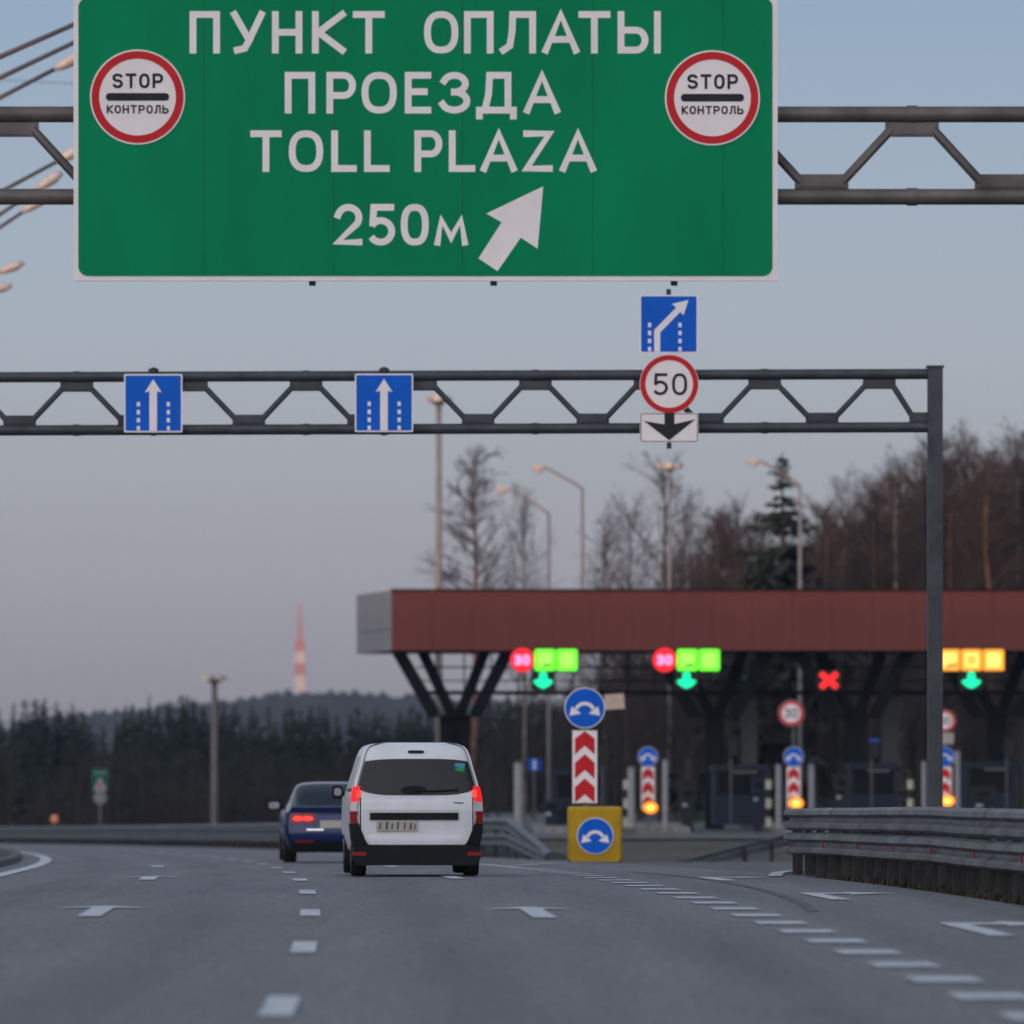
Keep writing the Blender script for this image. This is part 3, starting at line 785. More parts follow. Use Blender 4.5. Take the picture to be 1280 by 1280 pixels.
# tailgate with seam, window, handle strip
def tg(s_, t):
    wz = min(.735, .735 - .0 * t); z = .43 + (1.13 - .43) * t
    r = .12; cut = 0
    if z < .43 + r: cut = r - math.sqrt(max(0, r * r - (.43 + r - z) ** 2))
    return ((wz - cut) * s_, z)
m = patch(lambda s_, t: (tg(s_, t)[0] * 1.022, .43 + (tg(s_, t)[1] - .43) * 1.0 - (.014 if t == 0 else 0)), -1, 1, 0, 1, 20, 22, vrear, .004); m.build('tailgate_gap', M['black'], vroot)
def tsurf(x, z):
    return vrear(x, z) + .009 * (1 - sst(.57, .66, abs(x + .03))) * sst(.50, .58, z) * (1 - sst(.86, .90, z)) - .005 * math.exp(-((z - .98) / .05) ** 2)
tgo = sharp(patch(tg, -1, 1, 0, 1, 48, 56, tsurf, .016).build('tailgate', M['van_white'], vroot), 50)
def rw(s_, t):
    zb = 1.095 + .10 * abs(s_) ** 5; zt_ = 1.585 - .035 * abs(s_) ** 4
    z = zb + (zt_ - zb) * t
    return ((interp(WT, z) * .955 - .022) * s_, z)
sharp(patch(rw, -1, 1, 0, 1, 28, 14, vrear, .020).build('rear_window', M['glass'], vroot), 50)
# lower dark band under window bulge (wiper mount) + wiper
m = MB()
oval_pts = [(-.04 + .17 * math.cos(R(a)), 1.17 + .055 * math.sin(R(a))) for a in range(0, 360, 15)]
m.prism(oval_pts, vrear(0, 1.17) - .05, vrear(0, 1.17))
m.path([(-.04, vrear(0, 1.17) - .06, 1.16), (.25, vrear(.25, 1.15) - .045, 1.15), (.55, vrear(.5, 1.17) - .04, 1.17)], .012, 6)
m.build('wiper', M['van_trim'], vroot)
m = MB(); m.prism(rrect(-.11, .10, 1.66, 1.70, .018), vrear(0, 1.68) - .02, vrear(0, 1.68) + .05); m.build('high_brake_lamp', M['black'], vroot)
m = patch(lambda s_, t: (-.035 + .585 * s_, .765 + .095 * t - .012 * abs(s_) ** 6 * (1 - 2 * t) * 0), -1, 1, 0, 1, 14, 2, vrear, .03); m.build('handle_strip', M['van_trim'], vroot)
m = MB(); m.prism(rrect(-.53, .01, .615, .755, .012), vrear(-.25, .68) - .028, vrear(0, .68)); pl = m.build('number_plate', M['plate'], vroot)
m = MB()
for i, (a, b) in enumerate(((-.49, .07), (-.40, .075), (-.33, .06), (-.255, .075), (-.165, .07), (-.085, .06), (-.03, .045))):
    m.stroke([(a, .65), (a + .008, .65 + b)], .03 if i % 2 else .022, vrear(-.25, .68) - .030)
m.build('plate_marks', mat('worn_plate_marks', (.10, .09, .085), .6, var=.2), pl)
m = MB(); m.prism(rrect(.33, .62, .985, 1.0, .006), vrear(.62, .99) - .030, vrear(.45, .99)); m.build('badge', M['van_trim'], vroot)
m = MB(); m.box((.575, vrear(.56, 1.48) - .021, 1.495), (.13, .004, .06)); m.m = 1; m.box((.575, vrear(.56, 1.43) - .021, 1.44), (.12, .004, .05))
M['sticker'] = mat('teal_sticker', (.05, .30, .42), .4, var=.1); M['sticker2'] = mat('green_sticker', (.03, .28, .10), .4, var=.1)
m.build('window_sticker', [M['sticker'], M['sticker2']], vroot)
for s_ in (-1, 1):
    def lens(z0, z1, nm, mm, parent=None):
        m = MB(); n = 6
        for j in range(n + 1):
            z = z0 + (z1 - z0) * j / n; wz = interp(WT, z)
            inner = wz - .098 + .012 * math.sin(j / n * 3.14)
            for x, y in ((inner, vrear(inner, z) + .01), (inner + .008, vrear(inner, z) - .028), (wz * .955, vrear(wz * .9, z) - .012), (wz + .006, .055 + interp(RT, z)), (wz + .012, .13 + interp(RT, z)), (wz + .004, .21 + interp(RT, z))):
                m.v.append((s_ * x, y, z))
        for j in range(n):
            for i in range(5): m.f.append([j * 6 + i, j * 6 + i + 1, (j + 1) * 6 + i + 1, (j + 1) * 6 + i]); m.mi.append(0)
        for row in (0, n): m.f.append([row * 6 + i for i in range(6)]); m.mi.append(0)
        return sharp(m.build(nm, M[mm], parent or vroot), 50)
    tl = lens(1.01, 1.215, 'tail_lamp', 'tail_lit')
    m = MB(); zc = 1.12; wz = interp(WT, zc) * .955
    m.prism(rrect(s_ * (wz - .044) - .029, s_ * (wz - .044) + .029, zc - .06, zc + .05, .02), vrear(wz - .05, zc) - .036, vrear(wz - .05, zc) + .03); m.build('lit_bulb', M['tail_core'], tl)
    lens(.88, 1.008, 'lens', 'lens_clear', tl)
    lens(.72, .878, 'reflector_lens', 'tail_dark', tl)
    # dark bumper corners
    m = MB(); n = 6
    for j in range(n + 1):
        z = .30 + (.715 - .30) * j / n; wz = interp(WT, z); k_ = .10 + .02 * (n - j)
        for x, y in ((wz - k_, vrear(wz - k_, z) + .0), (wz - k_, vrear(wz - k_, z) - .035), (wz * .95, vrear(wz * .9, z) - .02), (wz + .012, .045 + interp(RT, z)), (wz + .02, .12), (wz + .02, .40), (wz - .01, .42)): m.v.append((s_ * x, y, z))
    for j in range(n):
        for i in range(6): m.f.append([j * 7 + i, j * 7 + i + 1, (j + 1) * 7 + i + 1, (j + 1) * 7 + i]); m.mi.append(0)
    m.f.append([n * 7 + i for i in range(7)]); m.mi.append(0)
    sharp(m.build('bumper_corner', M['van_trim'], vroot), 50)
    m = MB(); m.prism(rrect(s_ * .76 - .09, s_ * .76 + .09, .285, .335, .015), -.065, .05); m.build('low_reflector', M['tail_dark'], vroot)
    # mirrors
    m = MB(); m.prism(rrect(s_ * .95 - .075, s_ * .95 + .075, 1.03, 1.22, .05), 3.0, 3.14); m.tube((s_ * .84, 3.08, 1.1), (s_ * .96, 3.08, 1.12), .03, n=8)
    mo = m.build('side_mirror', M['van_trim'], vroot)
    m = MB(); m.prism(rrect(s_ * .95 - .05, s_ * .95 + .05, 1.08, 1.19, .04), 2.994, 3.002); m.build('mirror_glass', M['backing'], mo)
    for y in (.72, 3.52): wheel(vroot, s_ * .75, y, .315, .20)
m = MB()
bp_ = [(-.78, .155), (.78, .155), (.845, .25), (.84, .40), (.72, .415), (-.72, .415), (-.84, .40), (-.845, .25)]
m.prism(bp_, -.055, .25); sharp(m.build('rear_bumper', M['van_trim'], vroot), 40)
m = MB(); m.box((0, 2.1, .22), (1.5, 3.9, .12)); m.tube((-.45, .0, .22), (-.45, .5, .24), .035, n=10); m.build('underbody', M['black'], vroot)

# --- blue car
CD = 127.0
croot = empty('blue_car', (at(419, 968, CD).x, CD, rz(CD) + .012), 'dark blue sedan with lit red tail lamps, half hidden ahead of the white van', 'car', rz=R(3.2))
croot.scale = (1.03, 1.03, 1.04)
SECB = [(.20, .76), (.30, .84), (.48, .895), (.66, .918), (.80, .915), (.90, .89), (.97, .83), (1.08, .765), (1.22, .715), (1.32, .672), (1.38, .625), (1.415, .51), (1.428, .30), (1.432, 0)]
def ctop(y): return interp([(0, .985), (.12, 1.0), (.42, 1.01), (.7, 1.02), (1.0, 1.18), (1.3, 1.34), (1.55, 1.405), (2.1, 1.432), (2.6, 1.41), (2.9, 1.34), (3.3, 1.14), (3.55, 1.0), (4.2, .90), (4.55, .76), (4.68, .55)], y)
yb = [0, .05, .15, .42, .70, 1.0, 1.3, 1.55, 2.1, 2.2, 2.6, 2.9, 3.3, 3.55, 4.2, 4.55, 4.68]
CR = [(.2, .12), (.35, .03), (.5, .0), (.75, .03), (.9, .05), (1.0, .02)]
csecs = []
for i, y in enumerate(yb):
    s_ = []; zt = ctop(y)
    for z, wv in SECB:
        z2 = z if z <= .90 else .90 + (z - .90) * (zt - .90) / .532
        if zt < .93: z2 = z if z < .48 else .48 + (z - .48) * (zt - .48) / .952
        wv2 = wv
        if zt < 1.1 and z > .9 and z < 1.43: wv2 = max(wv, .80 * (1 - ((z - .9) / .54)) ** .35)
        cn = {0: .94, 1: .985}.get(i, 1.0)
        if y > 4.1: cn *= 1 - .16 * ((y - 4.1) / .58) ** 2
        s_.append((wv2 * cn, y + interp(CR, z) * max(0, 1 - y / .6), z2))
    csecs.append(s_)
def ccls(i, j):
    z = SECB[j][0]
    if yb[i] in (.70, 1.0, 1.3) and z >= 1.0 and j >= 7: return 'rear_window'
    if yb[i] in (2.9, 3.3) and j >= 7: return 'windscreen'
    if 1.0 < z < 1.3 and yb[i] in (1.55, 2.2, 1.3): return 'side_window'
    return 'body'
cp = loft(csecs, ccls); rb = cp['body']
f = [(-p[0], p[1], p[2]) for p in csecs[0]] + [p for p in csecs[0][::-1][1:]]
def crear(x, z):
    return interp(CR, z) + .10 * (abs(x) / .9) ** 4
b0 = len(rb.v); nu, nv = 18, 12
for j in range(nv + 1):
    z = .2 + .785 * j / nv; wz = interp(SECB, z) * .94
    for i in range(nu + 1): x = wz * (-1 + 2 * i / nu); rb.v.append((x, crear(x, z) - .03, z))
for j in range(nv):
    for i in range(nu): rb.f.append([b0 + j * (nu + 1) + i, b0 + j * (nu + 1) + i + 1, b0 + (j + 1) * (nu + 1) + i + 1, b0 + (j + 1) * (nu + 1) + i]); rb.mi.append(0)
f = [(-p[0], p[1], p[2]) for p in csecs[-1]] + [p for p in csecs[-1][::-1][1:]]
b0 = len(rb.v); rb.v += f; rb.f.append(list(range(b0, b0 + len(f)))); rb.mi.append(0)
for nm_ in list(cp):
    nm = nm_ if isinstance(nm_, str) else 'side_window'
    mm = 'car_blue' if nm == 'body' else 'glass'
    sharp(cp[nm_].build(nm, M[mm], croot), 40)
cs = lambda x, z: crear(x, z) - .03
m = patch(lambda s_, t: (.80 * s_, .20 + .17 * t), -1, 1, 0, 1, 12, 2, cs, .03); m.build('diffuser', M['van_trim'], croot)
m = patch(lambda s_, t: (.855 * s_, .395 + .02 * t), -1, 1, 0, 1, 12, 1, cs, .012); m.build('bumper_crease', M['car_blue'], croot)
m = patch(lambda s_, t: (.78 * s_, .945 + .03 * t), -1, 1, 0, 1, 12, 2, cs, .035); m.build('boot_lip', M['car_blue'], croot)
m = patch(lambda s_, t: (.27 * s_, .615 + .135 * t), -1, 1, 0, 1, 4, 2, cs, .02); m.build('number_plate', M['plate'], croot)
for s_ in (-1, 1):
    m = patch(lambda q, t: (s_ * (.575 + .215 * q), .70 + .175 * t - .03 * q * t * s_ * 0), -1, 1, 0, 1, 8, 4, cs, .02); tl = sharp(m.build('tail_lamp', M['tail_dark'], croot), 50)
    for q0 in (.49, .66):
        m = MB(); m.prism([(s_ * q0 + .10 * math.cos(R(a)), .785 + .042 * math.sin(R(a))) for a in range(0, 360, 20)], cs(q0, .78) - .034, cs(q0, .78)); m.build('lit_bulb', M['tail_core'], tl)
    m = patch(lambda q, t: (s_ * (.36 + .15 * q), .575 + .025 * t), -1, 1, 0, 1, 4, 1, cs, .016); m.build('chrome_strip', M['chrome'], croot)
    m = patch(lambda q, t: (s_ * (.55 + .16 * q), .36 + .03 * t), -1, 1, 0, 1, 4, 1, cs, .036); m.build('low_reflector', M['tail_dark'], croot)
    m = MB(); m.prism(rrect(s_ * 1.03 - .11, s_ * 1.03 + .11, .93, 1.08, .05), 3.0, 3.15); m.tube((s_ * .82, 3.07, .97), (s_ * .97, 3.07, .98), .03, n=8); mo = m.build('side_mirror', M['van_trim'], croot)
    m = MB(); m.prism(rrect(s_ * 1.03 - .095, s_ * 1.03 + .095, .945, 1.065, .04), 2.994, 3.002); m.build('mirror_glass', M['backing'], mo)
    for y in (.98, 3.82): wheel(croot, s_ * .79, y, .325, .24)
m = MB(); m.box((0, 2.3, .24), (1.5, 4.2, .12)); m.build('underbody', M['black'], croot)

# ------------------------------------------------------------------ gore: crash cushion and marker
def keep_disc(root, z, r, y=0.0, nm='keep_either_side_disc'):
    m = MB(); m.prism(circle(0, z, r, 48), y, y + .03); dsc = m.build(nm, M['white'], root)
    m = MB(); m.prism(circle(0, z, r * .955, 48), y - .004, y + .002); m.build('blue_face', M['blue'], dsc)
    m = MB()
    m.stroke(arc(0, z - .12 * r, .42 * r, .34 * r, 12, 168, 14), .17 * r, y - .006, ext=False)
    for q in (-1, 1): m.sheet([(q * .76 * r, z - .38 * r), (q * .18 * r, z - .27 * r), (q * .64 * r, z + .08 * r)], y - .007)
    m.build('split_arrow_symbol', M['white'], dsc)
def chevron_board(root, x0, x1, z0, z1, n, y=.0):
    m = MB(); m.prism([(x0, z0), (x1, z0), (x1, z1), (x0, z1)], y, y + .03); bd = m.build('chevron_board', M['white'], root)
    m = MB(); b = (x1 - x0) * .10; per = (z1 - z0) / n; a0, a1 = x0 + b, x1 - b; xc = (x0 + x1) / 2; rise = (x1 - x0) * .36
    clip = lambda z: min(max(z, z0 + .004), z1 - .012)
    for i in range(-1, n + 1):
        lo = z0 + per * i; hi = lo + per * .66
        pts = [(a0, clip(lo)), (xc, clip(lo + rise)), (a1, clip(lo)), (a1, clip(hi)), (xc, clip(hi + rise)), (a0, clip(hi))]
        if pts[3][1] - pts[2][1] < .003 and pts[4][1] - pts[1][1] < .003: continue
        m.sheet([pts[0], pts[1], pts[4], pts[5]], y - .003); m.sheet([pts[1], pts[2], pts[3], pts[4]], y - .003)
    m.build('red_chevrons', M['red'], bd)
DC = 130.0; kc = DC / F
p = at(744, 1073.5, DC)
root = empty('crash_cushion', (p.x, DC, rz(DC)), 'yellow box-shaped crash cushion with a blue split-arrow disc at the gore', 'crash cushion')
hw_, ht = 34 * kc, 70 * kc
m = MB()
bx_ = rrect(-hw_, hw_, .02, ht, .05, 4)
n = len(bx_)
rings = [(.92, .0), (1.0, .08), (1.0, 1.5), (.92, 1.6)]
for f_, y in rings:
    for x, z in bx_: m.v.append((x * f_, y, .02 + (z - .02) * (f_ + (1 - f_) / 2) + 0))
for i in range(3):
    for j in range(n): m.f.append([i * n + j, i * n + (j + 1) % n, (i + 1) * n + (j + 1) % n, (i + 1) * n + j]); m.mi.append(0)
m.f.append(list(range(n))); m.mi.append(0); m.f.append(list(range(3 * n, 4 * n))); m.mi.append(0)
sharp(m.build('yellow_housing', M['yellow'], root), 25)
keep_disc(root, 33.5 * kc, 23 * kc, -.032)
m = MB(); m.box((0, .8, .03), (1.0, 1.5, .06)); m.build('base', M['black'], root)
DM = 132.4; km = DM / F
p = at(731, 1073, DM)
root = empty('gore_marker', (p.x, DM, ground(p.x, DM)), 'red and white chevron marker board under a big blue disc, behind the yellow cushion', 'road sign')
zb = lambda py: H - (py - HY) * km - root.location.z
m = MB(); m.tube((0, .09, -.05), (0, .09, zb(868)), .05, n=10); m.build('post', M['galv'], root)
keep_disc(root, zb(885), 25.5 * km, .0)
chevron_board(root, -15.5 * km, 15.5 * km, zb(1004), zb(913), 3, .0)

# ------------------------------------------------------------------ toll plaza
DP = 280.0; kp = DP / F
XP = lambda px, d=DP: (px - 640) * d / F
ZP = lambda py, d=DP: H - (py - HY) * d / F
PZ = PAD + .02
root = empty('toll_canopy', (20, DP, PZ), 'long toll plaza canopy with a dull red fascia and a pale grey end', 'canopy')
ox, oy, oz = 20, DP, PZ
zt, zb_ = ZP(738), ZP(813)
xl = XP(490); xr = 44.0
bl = (XP(447, 287.5), 287.5)
m = MB(); seg = (xr - xl) / 30
for i in range(30):
    a = xl + seg * i; b = a + seg - .012
    m.box(((a + b) / 2 - ox, .05, (zt + zb_) / 2 - oz), (b - a, .10, zt - zb_))
m.build('fascia', M['fascia'], root)
m = MB(); m.box(((xl + xr) / 2 - ox, -.01, zt - oz + .03), (xr - xl + .1, .16, .06)); m.box(((xl + xr) / 2 - ox, -.004, zb_ - oz - .02), (xr - xl + .06, .16, .05)); m.build('fascia_trim', M['dark'], root)
m = MB(); a = Vector((xl - .02 - ox, .04)); b = Vector((bl[0] - ox, bl[1] - DP)); t = (b - a).normalized(); nn = Vector((-t.y, t.x)) * .05
zs_ = [zb_, zb_ + (zt - zb_) * .35, zb_ + (zt - zb_) * .35 + .025, zt]
for z0, z1 in ((zs_[0], zs_[1]), (zs_[2], zs_[3])):
    for q in range(3):
        c0 = a.lerp(b, q / 3); c1 = a.lerp(b, (q + 1) / 3 - .004)
        m.add([(v.x, v.y, z - oz) for z in (z0, z1) for v in (c0 + nn, c1 + nn, c1 - nn, c0 - nn)], [(0, 1, 2, 3), (4, 7, 6, 5), (0, 4, 5, 1), (1, 5, 6, 2), (2, 6, 7, 3), (3, 7, 4, 0)])
m.build('end_cladding', M['cladding'], root)
m = MB(); m.add([(xl - ox + .05, .12, zt - oz - .1), (xr - ox, .12, zt - oz - .1), (xr - ox, 9, zt - oz - .1), (bl[0] - ox + .1, bl[1] - DP - .05, zt - oz - .1)], [(0, 1, 2, 3)])
m.add([(xl - ox + .05, .12, zb_ - oz + .35), (xr - ox, .12, zb_ - oz + .35), (xr - ox, 9, zb_ - oz + .35), (bl[0] - ox + .1, bl[1] - DP - .05, zb_ - oz + .35)], [(3, 2, 1, 0)])
m.build('roof_deck', M['dark'], root)
m = MB(); m.box(((bl[0] + xr) / 2 - ox, 8.2, (zt + zb_) / 2 - oz), (xr - bl[0], .1, zt - zb_)); m.build('back_fascia', M['fascia'], root)
# service truss under the canopy
for py, th in ((834, 2.0), (851, 1.6), (866, 5.0)):
    m = MB(); m.box(((XP(520) + xr) / 2 - ox, 3.6, ZP(py, 283.6) - oz), (xr - XP(520), .08, th * kp)); m.build('truss_rail', M['dark'], root)
x = XP(545)
while x < xr:
    m = MB(); m.box((x - ox, 3.62, (ZP(813) + ZP(864)) / 2 - oz), (.06, .06, ZP(813) - ZP(864))); x += 1.12
    m.build('truss_vertical', M['dark'], root)
for cx in (570, 893, 1068, 1246, 1424, 1602, 1780):
    x = XP(cx, 282); cz = ZP(895, 282) - oz
    stem_m = MB()
    if cx == 570:
        for q in (-14, 12): stem_m.box((x - ox + q * kp, 2, cz / 2 - .05), (13 * kp, .5, cz + .1))
        stem_m.box((x - ox, 2.05, cz / 2), (30 * kp, .2, cz)); 
    else: stem_m.box((x - ox, 2, cz / 2 - .05), (24 * kp, .6, cz + .1))
    stem_m.box((x - ox, 2, cz), (64 * kp, .8, .10))
    stem_m.build('column', M['dark'], root)
    for x0, x1, yy_ in ((-78, -26, 1.0), (-47, -4, 3.0), (40, 4, 3.0), (70, 24, 1.0)):
        m = MB(); m.bar((x - ox + x0 * kp, yy_, zb_ - oz + .30), (x - ox + x1 * kp, 2.0 if abs(x1) < 10 else yy_, cz), .52 if abs(x1) > 10 else .44, .35); m.build('strut', M['dark'], root)
for cx in (937, 1113, 1290):
    x = XP(cx, 284); m = MB(); m.box((x - ox, 4.4, (ZP(868) - oz) / 2), (20 * kp, .5, ZP(868) - oz)); m.build('grey_post', M['column'], root)

# lamps and lane signals hung under the canopy
LEDG = glow('led_green', (.13, 1.0, .02), 1.7); LEDG2 = glow('led_green_core', (.30, 1.0, .08), 1.6)
LEDR = glow('led_red', (1.0, .008, .015), 1.5); LEDP = glow('led_pink_core', (1.0, .35, .75), 1.5)
LEDA = glow('led_amber', (1.0, .36, .02), 1.5); LEDA2 = glow('led_amber_core', (1.0, .66, .13), 1.7)
LEDT = glow('led_teal', (.0, 1.0, .40), 1.5)
LEDX = glow('led_cross_red', (1.0, .012, .012), 1.6)
AMB = glow('beacon_amber', (1.0, .27, .01), 1.7); AMB2 = glow('beacon_core', (1.0, .62, .12), 1.9)
DL = 279.2; kl = DL / F
def led_group(cx, cy, kind, label, grp=None):
    root = empty('lane_signal', (XP(cx, DL), DL, ZP(839.5, DL)), label, 'lane signal', grp)
    k = kl; m = MB()
    if kind == 'green':
        m.prism(rrect(-22 * k, 34 * k, 0, 29 * k, 3 * k), -.0, .3); m.prism(circle(-36 * k, 14.5 * k, 16 * k, 32), .0, .3)
    else: m.prism(rrect(-42 * k, 42 * k, 0, 29 * k, 3 * k), 0, .3)
    hs = m.build('housing', M['black'], root)
    m = MB()
    for hx_ in (-20 * k, 20 * k): m.box((hx_, .9, 27 * k), (.08, 1.6, .1))
    m.build('hanger', M['dark'], root)
    if kind == 'green':
        m = MB(); m.prism(circle(-36 * k, 14.5 * k, 14.8 * k, 32), -.02, .01); q = m.build('limit_disc', LEDR, root)
        m = MB(); glyph(m, '3', -45.5 * k, -37 * k, 8 * k, 21 * k, 3.2 * k, -.024); glyph(m, '0', -36 * k, -26.5 * k, 8 * k, 21 * k, 3.2 * k, -.024); m.build('lit_numerals', LEDP, q)
        cells = ((-20.5, 5.2, LEDG, LEDG2), (6.8, 32.5, LEDG, LEDG2))
    else:
        cells = ((-40.5, -14.5, LEDA, LEDA2), (-13, 13, LEDA, LEDA2), (14.5, 40.5, LEDA, LEDA2))
    for i, (a, b, m1, m2) in enumerate(cells):
        m = MB(); m.prism(rrect(a * k, b * k, 1.2 * k, 27.8 * k, 2.5 * k), -.02, .01); q = m.build('lit_panel', m1, root)
        m = MB(); m.prism(rrect((a + 4) * k, (b - 4) * k, 5 * k, 24 * k, 3 * k), -.024, -.018); m.build('bright_core', m2, q)
        if i == 0:
            m = MB(); m.sheet([((a + 8) * k, 5.6 * k), ((b - 3.5) * k, 7.0 * k), ((b - 4.5) * k, 10.2 * k), ((a + 9) * k, 8.4 * k)], -.027); m.build('card_symbol', M['black'], q)
        if kind == 'amber' and i == 1:
            m = MB(); m.ring((a + b) / 2 * k, 14.5 * k, 2.0 * k, 5.5 * k, -.029, -.025, 20); m.build('coin_symbol', LEDA, q)
    return root
def lane_light(cx, kind, label, grp=None):
    cy = 850.5
    root = empty('lane_arrow_light', (XP(cx, DL), DL - .1, ZP(cy, DL)), label, 'lane signal', grp); k = kl
    m = MB(); m.prism(rrect(-15 * k, 15 * k, -12.5 * k, 12 * k, 2 * k), 0, .3); m.build('housing', M['black'], root)
    m = MB(); m.box((0, .9, 9 * k), (.06, 1.6, .08)); m.build('hanger', M['dark'], root)
    m = MB()
    if kind == 'arrow':
        m.prism(rrect(-4.5 * k, 4.5 * k, -2 * k, 10.5 * k, 3 * k), -.02, .01)
        m.prism([(-12.5 * k, -1.5 * k), (-8 * k, 1.2 * k), (-3 * k, .5 * k), (3 * k, .5 * k), (8 * k, 1.2 * k), (12.5 * k, -1.5 * k), (6 * k, -7.5 * k), (0, -10 * k), (-6 * k, -7.5 * k)], -.024, .01)
        m.build('lit_arrow', LEDT, root)
    else:
        m.stroke([(-7.6 * k, -6.6 * k), (7.6 * k, 6.6 * k)], 6.8 * k, -.010, ext=True); m.stroke([(-7.6 * k, 6.6 * k), (7.6 * k, -6.6 * k)], 6.8 * k, -.012)
        m.build('lit_cross', LEDX, root)
led_group(689, 825, 'green', 'lit red disc and two green squares nearest the left end of the canopy')
led_group(867, 825, 'green', 'lit red disc and two green squares nearer the middle of the canopy')
led_group(1214.5, 825, 'amber', 'row of three lit amber squares under the canopy, right of the gantry post')
lane_light(679, 'arrow', 'green down-arrow light below the leftmost green lane signal')
lane_light(858, 'arrow', 'green down-arrow light below the green lane signal in the middle')
lane_light(1036, 'cross', 'red cross light hanging under the canopy over the closed lane')
lane_light(1214, 'arrow', 'green down-arrow light below the three amber squares')

# islands, booths, bollards, markers
DI = 262.0
isl = [('leftmost long concrete toll island, behind the red chevron board and yellow cushion', 700, None), ('concrete toll island nose between the yellow cushion and the near guard rail', 830, None), ('concrete toll island behind the left end of the near guard rail', 1006, None), ('concrete toll island behind the gantry post', 1190, None)]
for lb, cx, _ in isl:
    x = XP(cx, DI)
    root = empty('toll_island', (x, DI, PZ), lb, 'traffic island')
    m = MB(); m.prism(rrect(-1.0, 1.0, -.3, .24, .05, 3), 0, 30); o = m.build('kerb_body', M['concrete'], root)
    m = MB(); m.prism([(-.55, .02), (-.25, .22), (-.48, .22)], -.012, 0); m.prism([(-.2, .03), (.2, .03), (0, .2)], -.012, 0); m.prism([(.55, .02), (.48, .22), (.25, .22)], -.012, 0); m.build('white_chevrons', M['post_white'], root)
def island_marker(cx, d, lab, top=None, by=1009.5):
    x = XP(cx, d); k = d / F; base = PZ + .24
    root = empty('island_marker', (x, d, base), lab, 'road sign')
    z = lambda py: H - (py - HY) * d / F - base
    m = MB(); m.tube((0, .08, -.02), (0, .08, z(top if top else 950)), .045, n=8); m.build('post', M['galv'], root)
    keep_disc(root, z(946), 12.5 * k)
    chevron_board(root, -8.5 * k, 8.5 * k, z(1012), z(959), 3)
    m = MB(); s_ = 9.5 * k
    vs0 = []
    for j in range(7):
        ph = math.pi / 2 * j / 6
        for i in range(20):
            a = 2 * math.pi * i / 20; vs0.append((3 * k + s_ * math.cos(a) * math.cos(ph), -.05 - s_ * .7 * math.sin(ph), z(by) + s_ * .78 * math.sin(a) * math.cos(ph)))
    m.add(vs0, [[j * 20 + i, j * 20 + (i + 1) % 20, (j + 1) * 20 + (i + 1) % 20, (j + 1) * 20 + i] for j in range(6) for i in range(20)])
    q = m.build('amber_beacon', AMB, root, smooth=True)
    m = MB(); m.prism([(3 * k + s_ * .55 * math.cos(R(a)), z(by) + s_ * .42 * math.sin(R(a))) for a in range(0, 360, 20)], -.05 - s_ * .75, -.05); m.build('beacon_core', AMB2, q)
    m = MB(); m.box((3 * k, -.02, z(by)), (s_ * 2.0, .06, s_ * 1.6)); m.build('beacon_housing', M['black'], root)
    return root, z, k
island_marker(810, 261.5, 'small red chevron marker with blue disc and amber beacon, just right of the yellow cushion')
r_, z_, k_ = island_marker(992, 260, 'red chevron marker with blue disc and amber beacon, standing under the round 30 sign', top=880, by=1004)
r2_, z2_, k2_ = island_marker(1181, 259, 'red chevron marker with blue disc and amber beacon, partly hidden by the gantry post', top=890, by=1001)
def limit30(cx, cy, rad, d, label):
    k = d / F
    root = empty('speed_limit_sign', (XP(cx, d), d - .06, ZP(cy, d)), label, 'road sign')
    m = MB(); m.prism(circle(0, 0, rad * k, 36), 0, .03); m.build('disc', M['white'], root)
    m = MB(); m.ring(0, 0, rad * k * .74, rad * k * .98, -.004, .002, 36); m.build('red_ring', M['red'], root)
    m = MB(); s_ = rad * k
    glyph(m, '3', -.50 * s_, -.05 * s_, -.38 * s_, .38 * s_, .11 * s_, -.004); glyph(m, '0', .05 * s_, .52 * s_, -.38 * s_, .38 * s_, .11 * s_, -.004)
    m.build('numerals', M['black'], root)
limit30(989, 891.5, 16, 260, 'round red-rimmed 30 speed limit sign at the toll islands, left of the gantry post')
limit30(1181, 901, 13.5, 259, 'round red-rimmed speed limit sign half hidden by the gantry post')
root = empty('weight_plate', (XP(1183, 259), 258.92, ZP(923, 259)), 'small cream plate between the red-rimmed disc and blue disc beside the gantry post', 'road sign')
m = MB(); m.prism(rrect(-9 * .03, 9 * .03, -7 * .03, 7 * .03, .04), 0, .03); m.build('panel', M['plate'], root)
M['cream'] = mat('striped_post_cream', (.42, .40, .30), .6, var=.15)
def bollard(cx, d, py_top, wpx, label, striped=False):
    k = d / F; x = XP(cx, d); zb2 = PZ + .24
    root = empty('striped_post' if striped else 'bollard', (x, d, zb2), label, 'post' if striped else 'bollard', 'black and cream striped posts on the toll islands' if striped else 'pale tubular bollards on the toll islands')
    h = ZP(py_top, d) - zb2; r = wpx * k / 2
    m = MB()
    if striped:
        n = 6
        for i in range(n):
            m.m = i % 2; m.tube((0, 0, h * i / n), (0, 0, h * (i + 1) / n), r, n=12, cap=i in (0, n - 1))
        m.build('shaft', [M['cream'], M['black']], root)
    else:
        m.tube((0, 0, -.02), (0, 0, h - r * .5), r, n=14); m.build('shaft', M['post_white'], root, smooth=False)
        m = MB(); m.path([(0, 0, h - r * .5), (0, 0, h - r * .2), (0, 0, h)], [r * 1.12, r * 1.1, r * .5], 14); m.build('cap', M['galv'], root)
